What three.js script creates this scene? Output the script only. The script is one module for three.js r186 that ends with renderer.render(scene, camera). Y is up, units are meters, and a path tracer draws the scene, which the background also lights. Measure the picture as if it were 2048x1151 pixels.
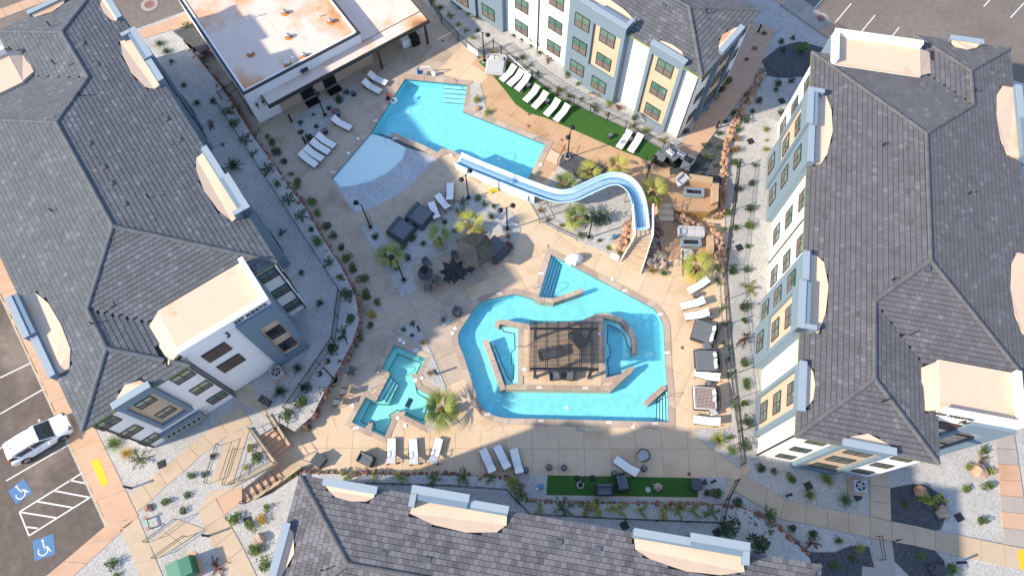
import * as THREE from 'three';
import { mergeGeometries } from 'three/addons/utils/BufferGeometryUtils.js';
import { RoundedBoxGeometry } from 'three/addons/geometries/RoundedBoxGeometry.js';
import { FontLoader } from 'three/addons/loaders/FontLoader.js';
import { TextGeometry } from 'three/addons/geometries/TextGeometry.js';
import { Brush, Evaluator, SUBTRACTION } from 'three-bvh-csg';

// ---------- camera, sky, sun, exposure ----------
// World: metres, y up, x to the east of the drone, z to the south; the drone hovers over the origin.
const scene = new THREE.Scene();
const camera = new THREE.PerspectiveCamera(44.69, 2048 / 1151, 0.5, 3000);
camera.position.set(0, 54, 0);
camera.up.set(0.00329, 0.38413, -0.92327);
camera.lookAt(-0.00792, 54 - 0.92324, -0.38415);
scene.add(camera);
const SUN = new THREE.Vector3(-0.8283, 0.5446, 0.1312).normalize();
{
  const W = 256, H = 128, d = new Float32Array(W * H * 4), zen = [0.195, 0.31, 0.565], hor = [0.53, 0.62, 0.74], K = 1.2;
  const v = new THREE.Vector3();
  for (let j = 0; j < H; j++) for (let i = 0; i < W; i++) {
    const el = ((j + 0.5) / H - 0.5) * Math.PI, az = ((i + 0.5) / W - 0.5) * 2 * Math.PI;
    v.set(Math.cos(el) * Math.cos(az), Math.sin(el), Math.cos(el) * Math.sin(az));
    const up = Math.max(0, v.y), t = Math.pow(1 - up, 3.2), g = Math.pow(Math.max(0, v.dot(SUN)), 8) * 0.5, o = (j * W + i) * 4;
    for (let k = 0; k < 3; k++) d[o + k] = K * (zen[k] * (1 - t) + hor[k] * t + [1, 0.92, 0.8][k] * g * (v.y > 0 ? 1 : 0.3));
    d[o + 3] = 1;
  }
  const sky = new THREE.DataTexture(d, W, H, THREE.RGBAFormat, THREE.FloatType);
  sky.mapping = THREE.EquirectangularReflectionMapping; sky.magFilter = THREE.LinearFilter; sky.needsUpdate = true;
  scene.background = sky; scene.environment = sky;
}
const sun = new THREE.DirectionalLight(new THREE.Color(1, 0.865, 0.69), 5);
sun.position.copy(SUN).multiplyScalar(150); sun.target.position.set(0, 0, -25);
sun.castShadow = true; sun.shadow.mapSize.set(4096, 4096); sun.shadow.radius = 2.5;
Object.assign(sun.shadow.camera, { left: -70, right: 70, top: 60, bottom: -60, near: 1, far: 400 });
scene.add(sun, sun.target);
const renderer = new THREE.WebGLRenderer({ antialias: true });
renderer.toneMapping = THREE.LinearToneMapping; renderer.toneMappingExposure = 1.58;
renderer.shadowMap.enabled = true; renderer.setSize(1024, 575);

// ---------- helpers ----------
let seed = 7; const rnd = () => { seed = (seed * 1664525 + 1013904223) >>> 0; return seed / 4294967296; };
const rr = (a, b) => a + (b - a) * rnd(), pick = a => a[Math.floor(rnd() * a.length)];
const PI = Math.PI, V2 = (x, y) => new THREE.Vector2(x, y), V3 = (x, y, z) => new THREE.Vector3(x, y, z);
const taken = {};
const numbered = n => { const k = taken[n] = (taken[n] ?? -1) + 1; return k ? `${n}_${String(k).padStart(3, '0')}` : n; };
function mesh(name, geo, mat, parent) {
  const m = new THREE.Mesh(Array.isArray(geo) ? merge(geo) : geo, mat); m.name = parent ? name : numbered(name);
  m.castShadow = m.receiveShadow = true; (parent || scene).add(m); return m;
}
function merge(list) {
  return list.length === 1 ? list[0] : mergeGeometries(list.map(g => { const q = g.index ? g.toNonIndexed() : g; for (const k of Object.keys(q.attributes)) if (!['position', 'normal', 'uv'].includes(k)) q.deleteAttribute(k); return q; }));
}
function tag(o, label, category, group) { o.userData.label = label; o.userData.category = category; if (group) o.userData.group = group; return o; }
function struct(o) { o.userData.kind = 'structure'; return o; }
function thing(name, label, category, p = [0, 0], y = 0, turn = 0, group) {
  const g = new THREE.Group(); g.name = numbered(name); g.position.set(p[0], y, p[1]); g.rotation.y = turn; scene.add(g); return tag(g, label, category, group);
}
function copyOf(src, p, y, turn, label, group, s = 1) {
  const c = src.clone(); c.name = numbered(src.name.replace(/_\d{3}$/, '')); c.userData = { ...src.userData }; c.position.set(p[0], y, p[1]); c.rotation.set(0, turn, 0); if (s !== 1) c.scale.multiplyScalar(s);
  if (label) c.userData.label = label; if (group) c.userData.group = group; scene.add(c); return c;
}
// a direction on the ground -> the turn that points a thing's local +x along it
const turnTo = (a, b) => -Math.atan2(b[1] - a[1], b[0] - a[0]);
const dist = (a, b) => Math.hypot(a[0] - b[0], a[1] - b[1]);
const lerp2 = (a, b, t) => [a[0] + (b[0] - a[0]) * t, a[1] + (b[1] - a[1]) * t];
function box(w, h, d, x = 0, y = 0, z = 0, ry = 0, rx = 0, rz = 0) {
  const g = new THREE.BoxGeometry(w, h, d); const p = g.attributes.position, u = g.attributes.uv, n = g.attributes.normal;
  for (let i = 0; i < p.count; i++) { const ax = Math.abs(n.getX(i)), ay = Math.abs(n.getY(i)); u.setXY(i, ax > .5 ? p.getZ(i) : p.getX(i), ay > .5 ? p.getZ(i) : p.getY(i)); }
  if (rx) g.rotateX(rx); if (rz) g.rotateZ(rz); if (ry) g.rotateY(ry); g.translate(x, y, z); return g;
}
function rbox(w, h, d, r, x = 0, y = 0, z = 0, ry = 0, rx = 0, rz = 0) {
  const g = new RoundedBoxGeometry(w, h, d, 2, r); if (rx) g.rotateX(rx); if (rz) g.rotateZ(rz); if (ry) g.rotateY(ry); g.translate(x, y, z); return g;
}
function cyl(r0, r1, h, x = 0, y = 0, z = 0, seg = 12) { const g = new THREE.CylinderGeometry(r1, r0, h, seg); g.translate(x, y + h / 2, z); return g; }
function rod(a, b, r, seg = 6) {
  const A = V3(...a), B = V3(...b), d = B.clone().sub(A), g = new THREE.CylinderGeometry(r, r, d.length(), seg);
  g.applyQuaternion(new THREE.Quaternion().setFromUnitVectors(V3(0, 1, 0), d.clone().normalize())); g.translate(...A.add(B).multiplyScalar(.5).toArray()); return g;
}
function pipe(pts, r, seg = 6, n = 0) {
  const c = n ? new THREE.CatmullRomCurve3(pts.map(p => V3(...p))) : (() => { const q = new THREE.CurvePath(); for (let i = 1; i < pts.length; i++) q.add(new THREE.LineCurve3(V3(...pts[i - 1]), V3(...pts[i]))); return q; })();
  return n ? new THREE.TubeGeometry(c, n, r, seg) : merge(pts.slice(1).map((p, i) => rod(pts[i], p, r, seg)));
}
const area2 = p => p.reduce((s, a, i) => { const b = p[(i + 1) % p.length]; return s + a[0] * b[1] - b[0] * a[1]; }, 0) / 2;
// a prism over a ground outline [[x,z]...] with its top at y, uv in metres
function prism(pts, y, th, holes = []) {
  const out = area2(pts) > 0 ? pts : [...pts].reverse(), hs = holes.map(h => area2(h) < 0 ? h : [...h].reverse());
  const tri = THREE.ShapeUtils.triangulateShape(out.map(p => V2(...p)), hs.map(h => h.map(p => V2(...p)))), all = [...out, ...hs.flat()], pos = [], nor = [], uv = [];
  const ys = typeof y === 'function' ? all.map(p => y(...p)) : all.map(() => y);
  const yOf = new Map(all.map((p, i) => [p, ys[i]]));
  for (const t of tri) { const q = t.map(i => [all[i][0], ys[i], all[i][1]]); const A = V3(...q[0]), n = V3(...q[1]).sub(A).cross(V3(...q[2]).sub(A)); if (n.y < 0) { q.reverse(); n.negate(); } n.normalize(); for (const v of q) { pos.push(...v); nor.push(n.x, n.y, n.z); uv.push(v[0], v[2]); } }
  if (th) for (const ring of [out, ...hs]) for (let i = 0; i < ring.length; i++) {
    const a = ring[i], b = ring[(i + 1) % ring.length], L = dist(a, b) || 1e-6, n = [(b[1] - a[1]) / L, 0, -(b[0] - a[0]) / L], ya = yOf.get(a), yb = yOf.get(b);
    const q = [[a[0], ya, a[1], 0, ya], [b[0], yb, b[1], L, yb], [b[0], yb - th, b[1], L, yb - th], [a[0], ya - th, a[1], 0, ya - th]];
    for (const k of [0, 1, 2, 0, 2, 3]) { pos.push(q[k][0], q[k][1], q[k][2]); nor.push(...n); uv.push(q[k][3], q[k][4]); }
  }
  const g = new THREE.BufferGeometry(); g.setAttribute('position', new THREE.Float32BufferAttribute(pos, 3)); g.setAttribute('normal', new THREE.Float32BufferAttribute(nor, 3)); g.setAttribute('uv', new THREE.Float32BufferAttribute(uv, 2)); return g;
}
// clip a polygon by a convex one
function clip(poly, conv) {
  const c = area2(conv) > 0 ? conv : [...conv].reverse(); let out = poly;
  for (let i = 0; i < c.length && out.length; i++) {
    const a = c[i], b = c[(i + 1) % c.length], side = p => (b[0] - a[0]) * (p[1] - a[1]) - (b[1] - a[1]) * (p[0] - a[0]), r = [];
    for (let k = 0; k < out.length; k++) { const p = out[k], q = out[(k + 1) % out.length], sp = side(p), sq = side(q); if (sp >= 0) r.push(p); if (sp * sq < 0) r.push(lerp2(p, q, sp / (sp - sq))); }
    out = r;
  }
  return out;
}
const inside = (p, poly) => { let c = false; for (let i = 0, j = poly.length - 1; i < poly.length; j = i++) { const a = poly[i], b = poly[j]; if ((a[1] > p[1]) !== (b[1] > p[1]) && p[0] < (b[0] - a[0]) * (p[1] - a[1]) / (b[1] - a[1]) + a[0]) c = !c; } return c; };
function smooth(pts, n = 4, closed = false) { const c = new THREE.CatmullRomCurve3(pts.map(p => V3(p[0], 0, p[1])), closed, 'centripetal'); return c.getPoints(pts.length * n).map(v => [v.x, v.z]).slice(0, closed ? -1 : undefined); }
function offset(pts, d, closed = true) {
  const n = pts.length; return pts.map((p, i) => {
    const a = closed || i > 0 ? pts[(i - 1 + n) % n] : null, b = closed || i < n - 1 ? pts[(i + 1) % n] : null, N = (u, v) => { const L = dist(u, v) || 1; return [(v[1] - u[1]) / L, -(v[0] - u[0]) / L]; };
    const n1 = a ? N(a, p) : N(p, b), n2 = b ? N(p, b) : n1; let m = [n1[0] + n2[0], n1[1] + n2[1]]; const k = Math.max(.35, (m[0] * n1[0] + m[1] * n1[1]) || 1); return [p[0] + m[0] * d / k, p[1] + m[1] * d / k];
  });
}
// walk along a polyline: points every `step`, with direction
function walk(pts, step, closed = false) {
  const q = closed ? [...pts, pts[0]] : pts, out = []; let s = 0, next = 0, acc = 0;
  for (let i = 1; i < q.length; i++) { const L = dist(q[i - 1], q[i]); while (next <= acc + L + 1e-6) { const t = (next - acc) / L; out.push({ p: lerp2(q[i - 1], q[i], t), a: Math.atan2(q[i][1] - q[i - 1][1], q[i][0] - q[i - 1][0]), s: next }); next += step; } acc += L; }
  return out;
}
// periodic value noise for textures
function pnoise(per, sd) {
  const t = new Float32Array(per * per); let s = sd >>> 0; for (let i = 0; i < t.length; i++) { s = (s * 1664525 + 1013904223) >>> 0; t[i] = s / 4294967296; }
  return (u, v) => { const x = u * per, y = v * per, i = Math.floor(x), j = Math.floor(y); let fx = x - i, fy = y - j; fx = fx * fx * (3 - 2 * fx); fy = fy * fy * (3 - 2 * fy); const g = (a, b) => t[((b % per + per) % per) * per + (a % per + per) % per]; return (g(i, j) * (1 - fx) + g(i + 1, j) * fx) * (1 - fy) + (g(i, j + 1) * (1 - fx) + g(i + 1, j + 1) * fx) * fy; };
}
function fbm(per, oct, sd) { const n = []; for (let o = 0; o < oct; o++) n.push(pnoise(per << o, sd + o * 77)); return (u, v) => { let s = 0, a = .5, w = 0; for (const f of n) { s += a * f(u, v); w += a; a *= .55; } return s / w; }; }
function tex(size, metres, fn, srgb = true) {
  const d = new Uint8Array(size * size * 4);
  for (let j = 0; j < size; j++) for (let i = 0; i < size; i++) { const c = fn(i / size, j / size), o = (j * size + i) * 4; for (let k = 0; k < 3; k++) { const l = Math.min(1, Math.max(0, Array.isArray(c) ? c[k] : c)); d[o + k] = 255 * (srgb ? (l <= .0031308 ? l * 12.92 : 1.055 * Math.pow(l, 1 / 2.4) - .055) : l); } d[o + 3] = 255; }
  const t = new THREE.DataTexture(d, size, size); t.wrapS = t.wrapT = THREE.RepeatWrapping; t.magFilter = THREE.LinearFilter; t.minFilter = THREE.LinearMipmapLinearFilter; t.generateMipmaps = true; t.repeat.set(1 / metres, 1 / metres); if (srgb) t.colorSpace = THREE.SRGBColorSpace; t.needsUpdate = true; return t;
}
const lin = (r, g, b) => new THREE.Color().setRGB(r, g, b);
const mat = (c, rough = .8, o = {}) => new THREE.MeshStandardMaterial({ color: Array.isArray(c) ? lin(...c) : c, roughness: rough, ...o });
const mix = (a, b, t) => a.map((x, i) => x + (b[i] - x) * t), sat = x => Math.min(1, Math.max(0, x));

// ---------- materials ----------
const nA = fbm(4, 5, 11), nB = fbm(16, 4, 23), nC = fbm(64, 2, 37), nD = fbm(2, 3, 51), nE = pnoise(128, 91), nF = pnoise(200, 13);
const gravelTex = (lo, hi, metres = 5) => tex(512, metres, (u, v) => { const s = nE(u, v) * .55 + nF(u, v) * .45, k = sat((s - .25) * 1.7); return mix(lo, hi, k * .85 + nB(u, v) * .15).map(x => x * (.86 + .28 * nA(u, v))); });
const gravelBump = tex(512, 5, (u, v) => nE(u, v) * .5 + nF(u, v) * .5, false);
const M = {
  gravel: mat(0xffffff, .95, { map: gravelTex([.26, .25, .232], [.60, .585, .55]), bumpMap: gravelBump, bumpScale: .03 }),
  blackGravel: mat(0xffffff, .8, { map: gravelTex([.016, .018, .021], [.13, .135, .145], 6), bumpMap: gravelBump, bumpScale: .05 }),
  pebble: mat(0xffffff, .6, { map: gravelTex([.15, .18, .22], [.66, .66, .65], 4), bumpMap: gravelBump, bumpScale: .01 }),
  dirt: mat([.30, .24, .18], .95),
};
function concrete(base, stain, amt, metres = 11, sd = 0) {
  return mat(0xffffff, .82, { map: tex(512, metres, (u, v) => { const a = nA(u + sd, v + sd * .7), b = nB(u, v + sd), s = sat((a - .46) * 3.2) * amt, f = .9 + .14 * b + .06 * (nC(u, v) - .5); return mix(base, stain, s).map(x => x * f); }) });
}
M.deckTan = [0, .3, .6].map(s => concrete([.575, .435, .29], [.43, .265, .135], .55, 9, s));
M.deckOrange = [0, .37].map(s => concrete([.47, .305, .175], [.36, .185, .085], .6, 8, s));
M.deckGrey = [.1, .55].map(s => concrete([.43, .35, .265], [.25, .18, .125], .7, 8, s));
M.walk = [.2, .7].map(s => concrete([.47, .365, .25], [.38, .26, .16], .5, 9, s));
M.walkPink = [.05, .45].map(s => concrete([.50, .325, .215], [.42, .22, .12], .55, 9, s));
M.walkGrey = [.15].map(s => concrete([.36, .32, .28], [.27, .23, .20], .5, 9, s));
M.coping = [0, .25, .5, .8].map((s, i) => concrete([[.42, .33, .25], [.36, .28, .215], [.46, .37, .28], [.40, .30, .235]][i], [.25, .17, .125], .5, 5, s));
M.asphalt = mat(0xffffff, .9, { map: tex(1024, 22, (u, v) => { const s = sat((nA(u, v) - .5) * 6) * .8, f = .8 + .4 * nC(u, v); return mix([.105, .083, .068], [.20, .165, .135], s).map(x => x * f * (.85 + .3 * nD(u, v))); }) });
M.asphaltNew = mat(0xffffff, .9, { map: tex(512, 18, (u, v) => [.165, .14, .12].map(x => x * (.7 + .35 * nA(u, v) + .25 * nC(u, v)))) });
M.turf = mat(0xffffff, .95, { map: tex(512, 3, (u, v) => mix([.012, .055, .007], [.045, .150, .018], nF(u, v) * .5 + nB(u, v) * .3 + nA(u, v) * .2)), bumpMap: gravelBump, bumpScale: .03 });
M.paint = mat([.60, .59, .56], .8); M.yellowPaint = mat([.85, .42, .01], .7); M.bluePaint = mat([.065, .165, .32], .8);
const stucco = (c, v = .10) => mat(0xffffff, .9, { map: tex(256, 4, (u, w) => c.map(x => x * (1 - v / 2 + v * nB(u, w)))), bumpMap: gravelBump, bumpScale: .004 });
M.white = stucco([.80, .80, .79], .05); M.blue = stucco([.150, .215, .270]); M.tan = stucco([.50, .39, .28]); M.cap = mat([.27, .33, .37], .55);
M.cap2 = mat([.74, .74, .73], .6);
M.membrane = [.1, .6].map(s => mat(0xffffff, .7, { map: tex(512, 9, (u, v) => { const st = sat((nA(u + s, v) - .55) * 6), q = .93 + .1 * nB(u, v); return mix([.62, .465, .335], [.58, .25, .08], st * .55).map(x => x * q); }) }));
M.clubRoof = mat(0xffffff, .65, { map: tex(1024, 20, (u, v) => { const st = sat((nA(u + .13, v + .4) - .45) * 6), d = sat((nA(u + .13, v + .4) - .61) * 10), q = .93 + .1 * nB(u, v); return mix(mix([.67, .54, .455], [.60, .27, .09], st * .85), [.16, .05, .02], d * .8).map(x => x * q); }) });
M.flatVent = mat([.075, .085, .095], .8); M.rust = mat([.55, .19, .035], .8);
M.frame = mat([.035, .03, .028], .5); M.glass = new THREE.MeshPhysicalMaterial({ color: lin(.10, .22, .19), roughness: .06, metalness: .25, clearcoat: 1, clearcoatRoughness: .02 });
M.screen = mat([.14, .12, .105], .7); M.glassDark = new THREE.MeshPhysicalMaterial({ color: lin(.02, .022, .025), roughness: .12, clearcoat: .6 });
M.shade = mat([.085, .055, .045], .7);
M.iron = mat([.012, .013, .016], .45, { metalness: .4 }); M.steel = mat([.55, .56, .58], .25, { metalness: .9 });
M.gutterGreen = mat([.20, .25, .06], .7);
M.plaster = mat(0xffffff, .6, { map: tex(256, 6, (u, v) => [.23, .635, .69].map(x => x * (.84 + .32 * nB(u, v)))) });
M.plasterPale = mat([.80, .80, .75], .6); M.tile = mat([.010, .035, .06], .3); M.tileBlue = mat([.03, .16, .24], .25); M.plasterSpa = mat([.28, .63, .56], .6);
M.bench = mat([.34, .68, .71], .6);
M.rockRed = [[.20, .085, .055], [.16, .075, .055], [.26, .13, .08], [.22, .12, .09]].map(c => stucco(c, .7));
M.rockOrange = [[.38, .215, .125], [.33, .20, .13], [.42, .27, .18]].map(c => stucco(c, .5));
M.rockGrey = [[.30, .25, .20], [.36, .28, .21]].map(c => stucco(c, .5));
M.sling = mat([.72, .71, .69], .8); M.darkWicker = stucco([.03, .033, .04], .5); M.cushion = mat([.115, .13, .15], .95); M.cushionLight = mat([.40, .41, .42], .95);
M.vinyl = mat([.05, .058, .07], .6); M.whiteMetal = mat([.78, .79, .80], .4); M.bronze = mat([.06, .055, .05], .5, { metalness: .3 });
M.ash = mat([.17, .22, .25], .7); M.pergola = mat([.020, .021, .024], .6); M.seatWall = stucco([.40, .275, .165], .3); M.terrace = concrete([.38, .235, .13], [.29, .16, .08], .6, 7, .2); M.wood = stucco([.42, .27, .15], .3);
const waterBump = tex(512, 5.5, (u, v) => { const a = nB(u, v), b = nA(u * 2 % 1, v * 2 % 1); return .6 * (1 - Math.abs(a * 2 - 1)) + .4 * (1 - Math.abs(b * 2 - 1)); }, false);
M.water = new THREE.MeshPhysicalMaterial({ color: lin(.86, .97, .985), roughness: .03, transmission: 1, thickness: 0, ior: 1.33, bumpMap: waterBump, bumpScale: .06 });

// ---------- ground and levels ----------
const LV = 1.0;            // the ground round the west and south buildings lies a metre above the pool deck
const poolA = [[-10.69,-44.11],[-4.74,-43.36],[-5.06,-40.32],[-0.46,-38.11],[2.6,-36.65],[0.88,-32.83],[-1.72,-33.83],[-4.45,-35.11],[-5.7,-35.92],[-6.85,-36.3],[-7.45,-35.5],[-10.1,-36.43],[-10.3,-35.25],[-10.97,-34.35],[-11.91,-33.52],[-13.15,-32.8],[-14.6,-32.39],[-15.79,-32.22],[-16.59,-33.18],[-13.51,-37.97]];
const poolB = [...smooth([[-0.31,-21.9],[-1.5,-21.65],[-3.01,-21.19],[-3.49,-20.7],[-4.37,-19.3],[-4.82,-18.46],[-4.8,-17.68],[-4.35,-16.58],[-3.29,-13.38],[-2.92,-12.55],[-1.94,-11.78],[-1.03,-11.54]], 3), ...[[11.66,-11.21],[11.81,-13.84],[11.78,-15.34],[11.93,-19.05]], ...[[11.68,-19.93],[11.18,-20.63],[10.01,-21.33],[2.88,-25.52],[1.76,-21.72]], ...[[1.42,-21.4],[0.45,-21.73]]];
const poolC = [[-10.01,-17.54],[-7.39,-16.35],[-8.02,-15.08],[-8.46,-15.05],[-7.93,-13.89],[-6.69,-13.24],[-6.85,-12.05],[-7.24,-11.01],[-8.85,-11.79],[-8.74,-12.12],[-9.45,-12.01],[-9.97,-11.74],[-9.8,-11.5],[-10.25,-10.1],[-11.41,-10.61],[-11.24,-11.22],[-11.55,-11.3],[-11.74,-10.74],[-12.89,-11.23],[-11.98,-13.21],[-11.15,-12.86],[-11.01,-13.13],[-10.2,-14.98],[-10.27,-15.24],[-10.88,-15.51]];
{
  const F = 900, g = mesh('ground', prism([[-F, -F], [F, -F], [F, F], [-F, F]], -.06, 0, [poolA, poolB, poolC]), M.gravel); struct(g);
}
// raised terrace of the west side, then the strip and the ground along the south building
const rockLine = [[-32.31,-48.11],[-30.17,-45.55],[-28.09,-43.01],[-26,-40.15],[-24.22,-37.39],[-22.01,-34.45],[-20.13,-31.87],[-18.33,-29.62],[-16.75,-26.96],[-14.79,-24.16],[-13.3,-21.46],[-12.79,-19.28],[-13.17,-17.59],[-13.97,-15.53],[-14.95,-13.52],[-15.7,-11.57],[-16.7,-10.62]];
const westTop = [...[[-97.51,-75.78],[-26.28,-74.92],[-24.84,-55.73],[-29.64,-51.08]], ...rockLine, ...[[-16.97,-10.35],[-18.12,-11],[-19.66,-9.98],[-18.04,-8.01],[-20.75,-5.68],[-19.99,-5.05],[-18.02,-5.86],[-16.29,-7.1],[-15.13,4.43],[-59.18,4.47]]];
struct(mesh('terrace_ground', prism(westTop, LV, 1.4), M.gravel));
const southLine = [[-16.32,-7.32],[-11.82,-7.25],[-5.09,-7.16],[-0.98,-6.98],[0.06,-6.51],[0.68,-5.37],[4.16,-5.12],[9.66,-5.08],[14.77,-5],[16.21,-4.83],[18.11,-4.13],[19.39,-2.99],[20.75,-1.41]];
struct(mesh('planting_strip', prism([...southLine, ...[[21.1,0.71],[-15.74,0.72]]], .45, .7), M.gravel));
struct(mesh('terrace_ground', prism([[-17.53,-6.22],[-11.67,-6.67],[-8.69,-6.31],[-1.15,-5.85],[0.85,-4.38],[7.69,-3.92],[14.86,-3.78],[18.59,-2.4],[19.52,0.7],[18.48,7.34],[-15.79,7.38]], .95, 1), M.gravel));

// ---------- pool basins and water ----------
function ccw0(p) { return area2(p) > 0 ? p : [...p].reverse(); }
function basin(name, poly, depth, m) { return struct(mesh(name, merge([prism(poly, -depth, 0), ...poly.map((a, i) => { const b = poly[(i + 1) % poly.length], L = dist(a, b), g = new THREE.PlaneGeometry(L, depth); g.rotateY(turnTo(a, b)); g.translate((a[0] + b[0]) / 2, -depth / 2, (a[1] + b[1]) / 2); return g; })]), m)); }
basin("pool_basin", poolA, 1.0, M.plaster); basin('pool_basin', poolB, .85, M.plaster); basin('pool_basin', poolC, .8, M.plasterSpa);
for (const p of [poolA, poolB, poolC]) struct(mesh('pool_water', prism(p, -.09, 0), M.water));
for (const p of [poolA, poolB, poolC]) { const q = offset(ccw0(p), -.012); struct(mesh('waterline_tiles', q.map((a, i) => { const b = q[(i + 1) % q.length], g = new THREE.PlaneGeometry(dist(a, b), .17); g.rotateY(turnTo(a, b)); g.translate((a[0] + b[0]) / 2, -.085, (a[1] + b[1]) / 2); return g; }), M.tileBlue)); }
const tileLine = (pts, y, parent, closed = false, r = .03) => mesh('tile_trim', merge((closed ? [...pts, pts[0]] : pts).slice(1).map((p, i) => box(dist(pts[i], p), .02, r * 2, (pts[i][0] + p[0]) / 2, y, (pts[i][1] + p[1]) / 2, turnTo(pts[i], p)))), M.tile, parent);
// shallow beach of the main pool, its steps and the pebble shore
const shallow = struct(mesh('beach_floor', prism([[-13.51,-37.97],[-11.67,-37.36],[-10.1,-36.43],[-10.3,-35.25],[-10.97,-34.35],[-11.91,-33.52],[-13.15,-32.8],[-14.6,-32.39],[-15.79,-32.22],[-16.59,-33.18]], (x, z) => -.13, 1.3), M.plasterPale));
const stepsN = struct(new THREE.Group()); stepsN.name = numbered('pool_steps'); scene.add(stepsN);
const stepSet = (g, a, b, c, d, n, y0, dy, m = M.bench) => { for (let i = 0; i < n; i++) { const q = [lerp2(a, d, i / n), lerp2(b, c, i / n), lerp2(b, c, (i + 1) / n), lerp2(a, d, (i + 1) / n)]; mesh('step', prism(q, y0 - i * dy, 1.2), m, g); tileLine([q[3], q[2]], y0 - i * dy + .012, g, false, .028); } };
stepSet(stepsN, ...[[-13.38,-37.89],[-11.66,-37.32],[-11.35,-37.81],[-12.87,-38.56]], 3, -.3, .28);
stepSet(stepsN, ...[[-6.94,-43.51],[-4.76,-43.34],[-4.91,-41.9],[-6.96,-42.13]], 4, -.25, .24);
stepSet(stepsN, ...[[2.93,-25.5],[1.76,-21.79],[2.8,-21.57],[3.75,-24.88]], 4, -.22, .2);
stepSet(stepsN, ...[[11.71,-11.24],[11.8,-13.78],[11.04,-13.15],[10.8,-11.24]], 4, -.22, .18);
struct(mesh('pebble_beach', prism([...[[-10.1,-36.43],[-10.3,-35.25],[-10.97,-34.35],[-11.91,-33.52],[-13.15,-32.8],[-14.6,-32.39],[-15.79,-32.22],[-16.59,-33.18],[-14.72,-30.31],[-14.18,-29.61]], ...smooth([[-14.18,-29.61],[-12.43,-30.3],[-10.31,-31.71],[-8.5,-33.66],[-7.35,-35.12]], 3).slice(1)], .012, .1), M.pebble));
{ const g = struct(new THREE.Group()); g.name = 'floor_drains'; scene.add(g); mesh('drain_panel', prism([[-8.69,-13.37],[-8.33,-13.21],[-8.64,-12.5],[-9,-12.67]], -.785, .01), M.tile, g); for (const p of [[-1.7,-35.79], [-10.39,-41.04], [-3.84,-15.28], [3.85,-12.53], [10.89,-16.94]]) mesh('drain_plate', cyl(.16, .16, .012, p[0], p[1] < -30 ? -.995 : -.845, p[1], 16), M.cap2, g); }
// spa benches
{
  const g = struct(new THREE.Group()); g.name = numbered('spa_benches'); scene.add(g);
  const inner = [[-9.76,-16.93],[-7.8,-16.09],[-8.3,-14.89],[-7.99,-13.62],[-7.06,-13.08],[-7.42,-11.44],[-8.63,-12.01],[-9.46,-12.3],[-10.09,-11.89],[-9.94,-11.48],[-10.35,-10.43],[-11.18,-10.79],[-11.13,-11.12],[-11.35,-11.44],[-11.73,-11.12],[-12.28,-11.36],[-11.6,-13],[-11.05,-12.75],[-10.14,-12.71],[-9.47,-14.3],[-10.04,-14.81],[-10.45,-15.32]];
  mesh('bench', prism(poolC, -.42, .5, [inner]), M.plasterSpa, g); tileLine(inner, -.41, g, true);
  stepSet(g, ...[[-10.99,-13.13],[-10.19,-14.81],[-9.51,-14.3],[-10.23,-12.75]], 3, -.2, .12, M.plasterSpa);
  const l1 = [[-1.38,-19.12],[-1.16,-18.78],[-0.26,-18.56],[-0.24,-17.22],[-0.52,-16.95],[-0.52,-15.97],[-0.32,-15.92],[-0.37,-14.79],[-0.52,-14.58],[-0.73,-14.74],[-1.89,-17.56]], l2 = [[9.16,-17.14],[8.93,-17.5],[8.74,-18.38],[8.1,-19.1],[7.43,-19.33],[7.31,-17.72],[7.5,-17.5],[7.49,-16.54],[7.28,-16.45],[7.24,-14.9]];
  mesh('bench', prism([[-1.38,-19.18],[0.06,-19.12],[-0.01,-14.21],[-0.83,-14.21],[-2.21,-17.89],[-2,-18],[-0.63,-14.69],[-0.32,-14.79],[-0.24,-18.56],[-1.27,-18.73]], -.42, .6), M.bench, g); tileLine(l1, -.40, g);
  mesh('bench', prism([...[[7.08,-19.88],[7.8,-19.78],[8.37,-19.37],[9,-18.56],[9.29,-17.85],[9.16,-17.14],[8.93,-17.5],[8.74,-18.38],[8.1,-19.1],[7.43,-19.33],[7.2,-14.99]], ...[[6.97,-14.71]]], -.42, .6), M.bench, g); tileLine(l2, -.40, g);
  tileLine([[7.24,-16.47],[7.27,-15.03],[8.34,-15.28]], -.40, g);
}
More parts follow.
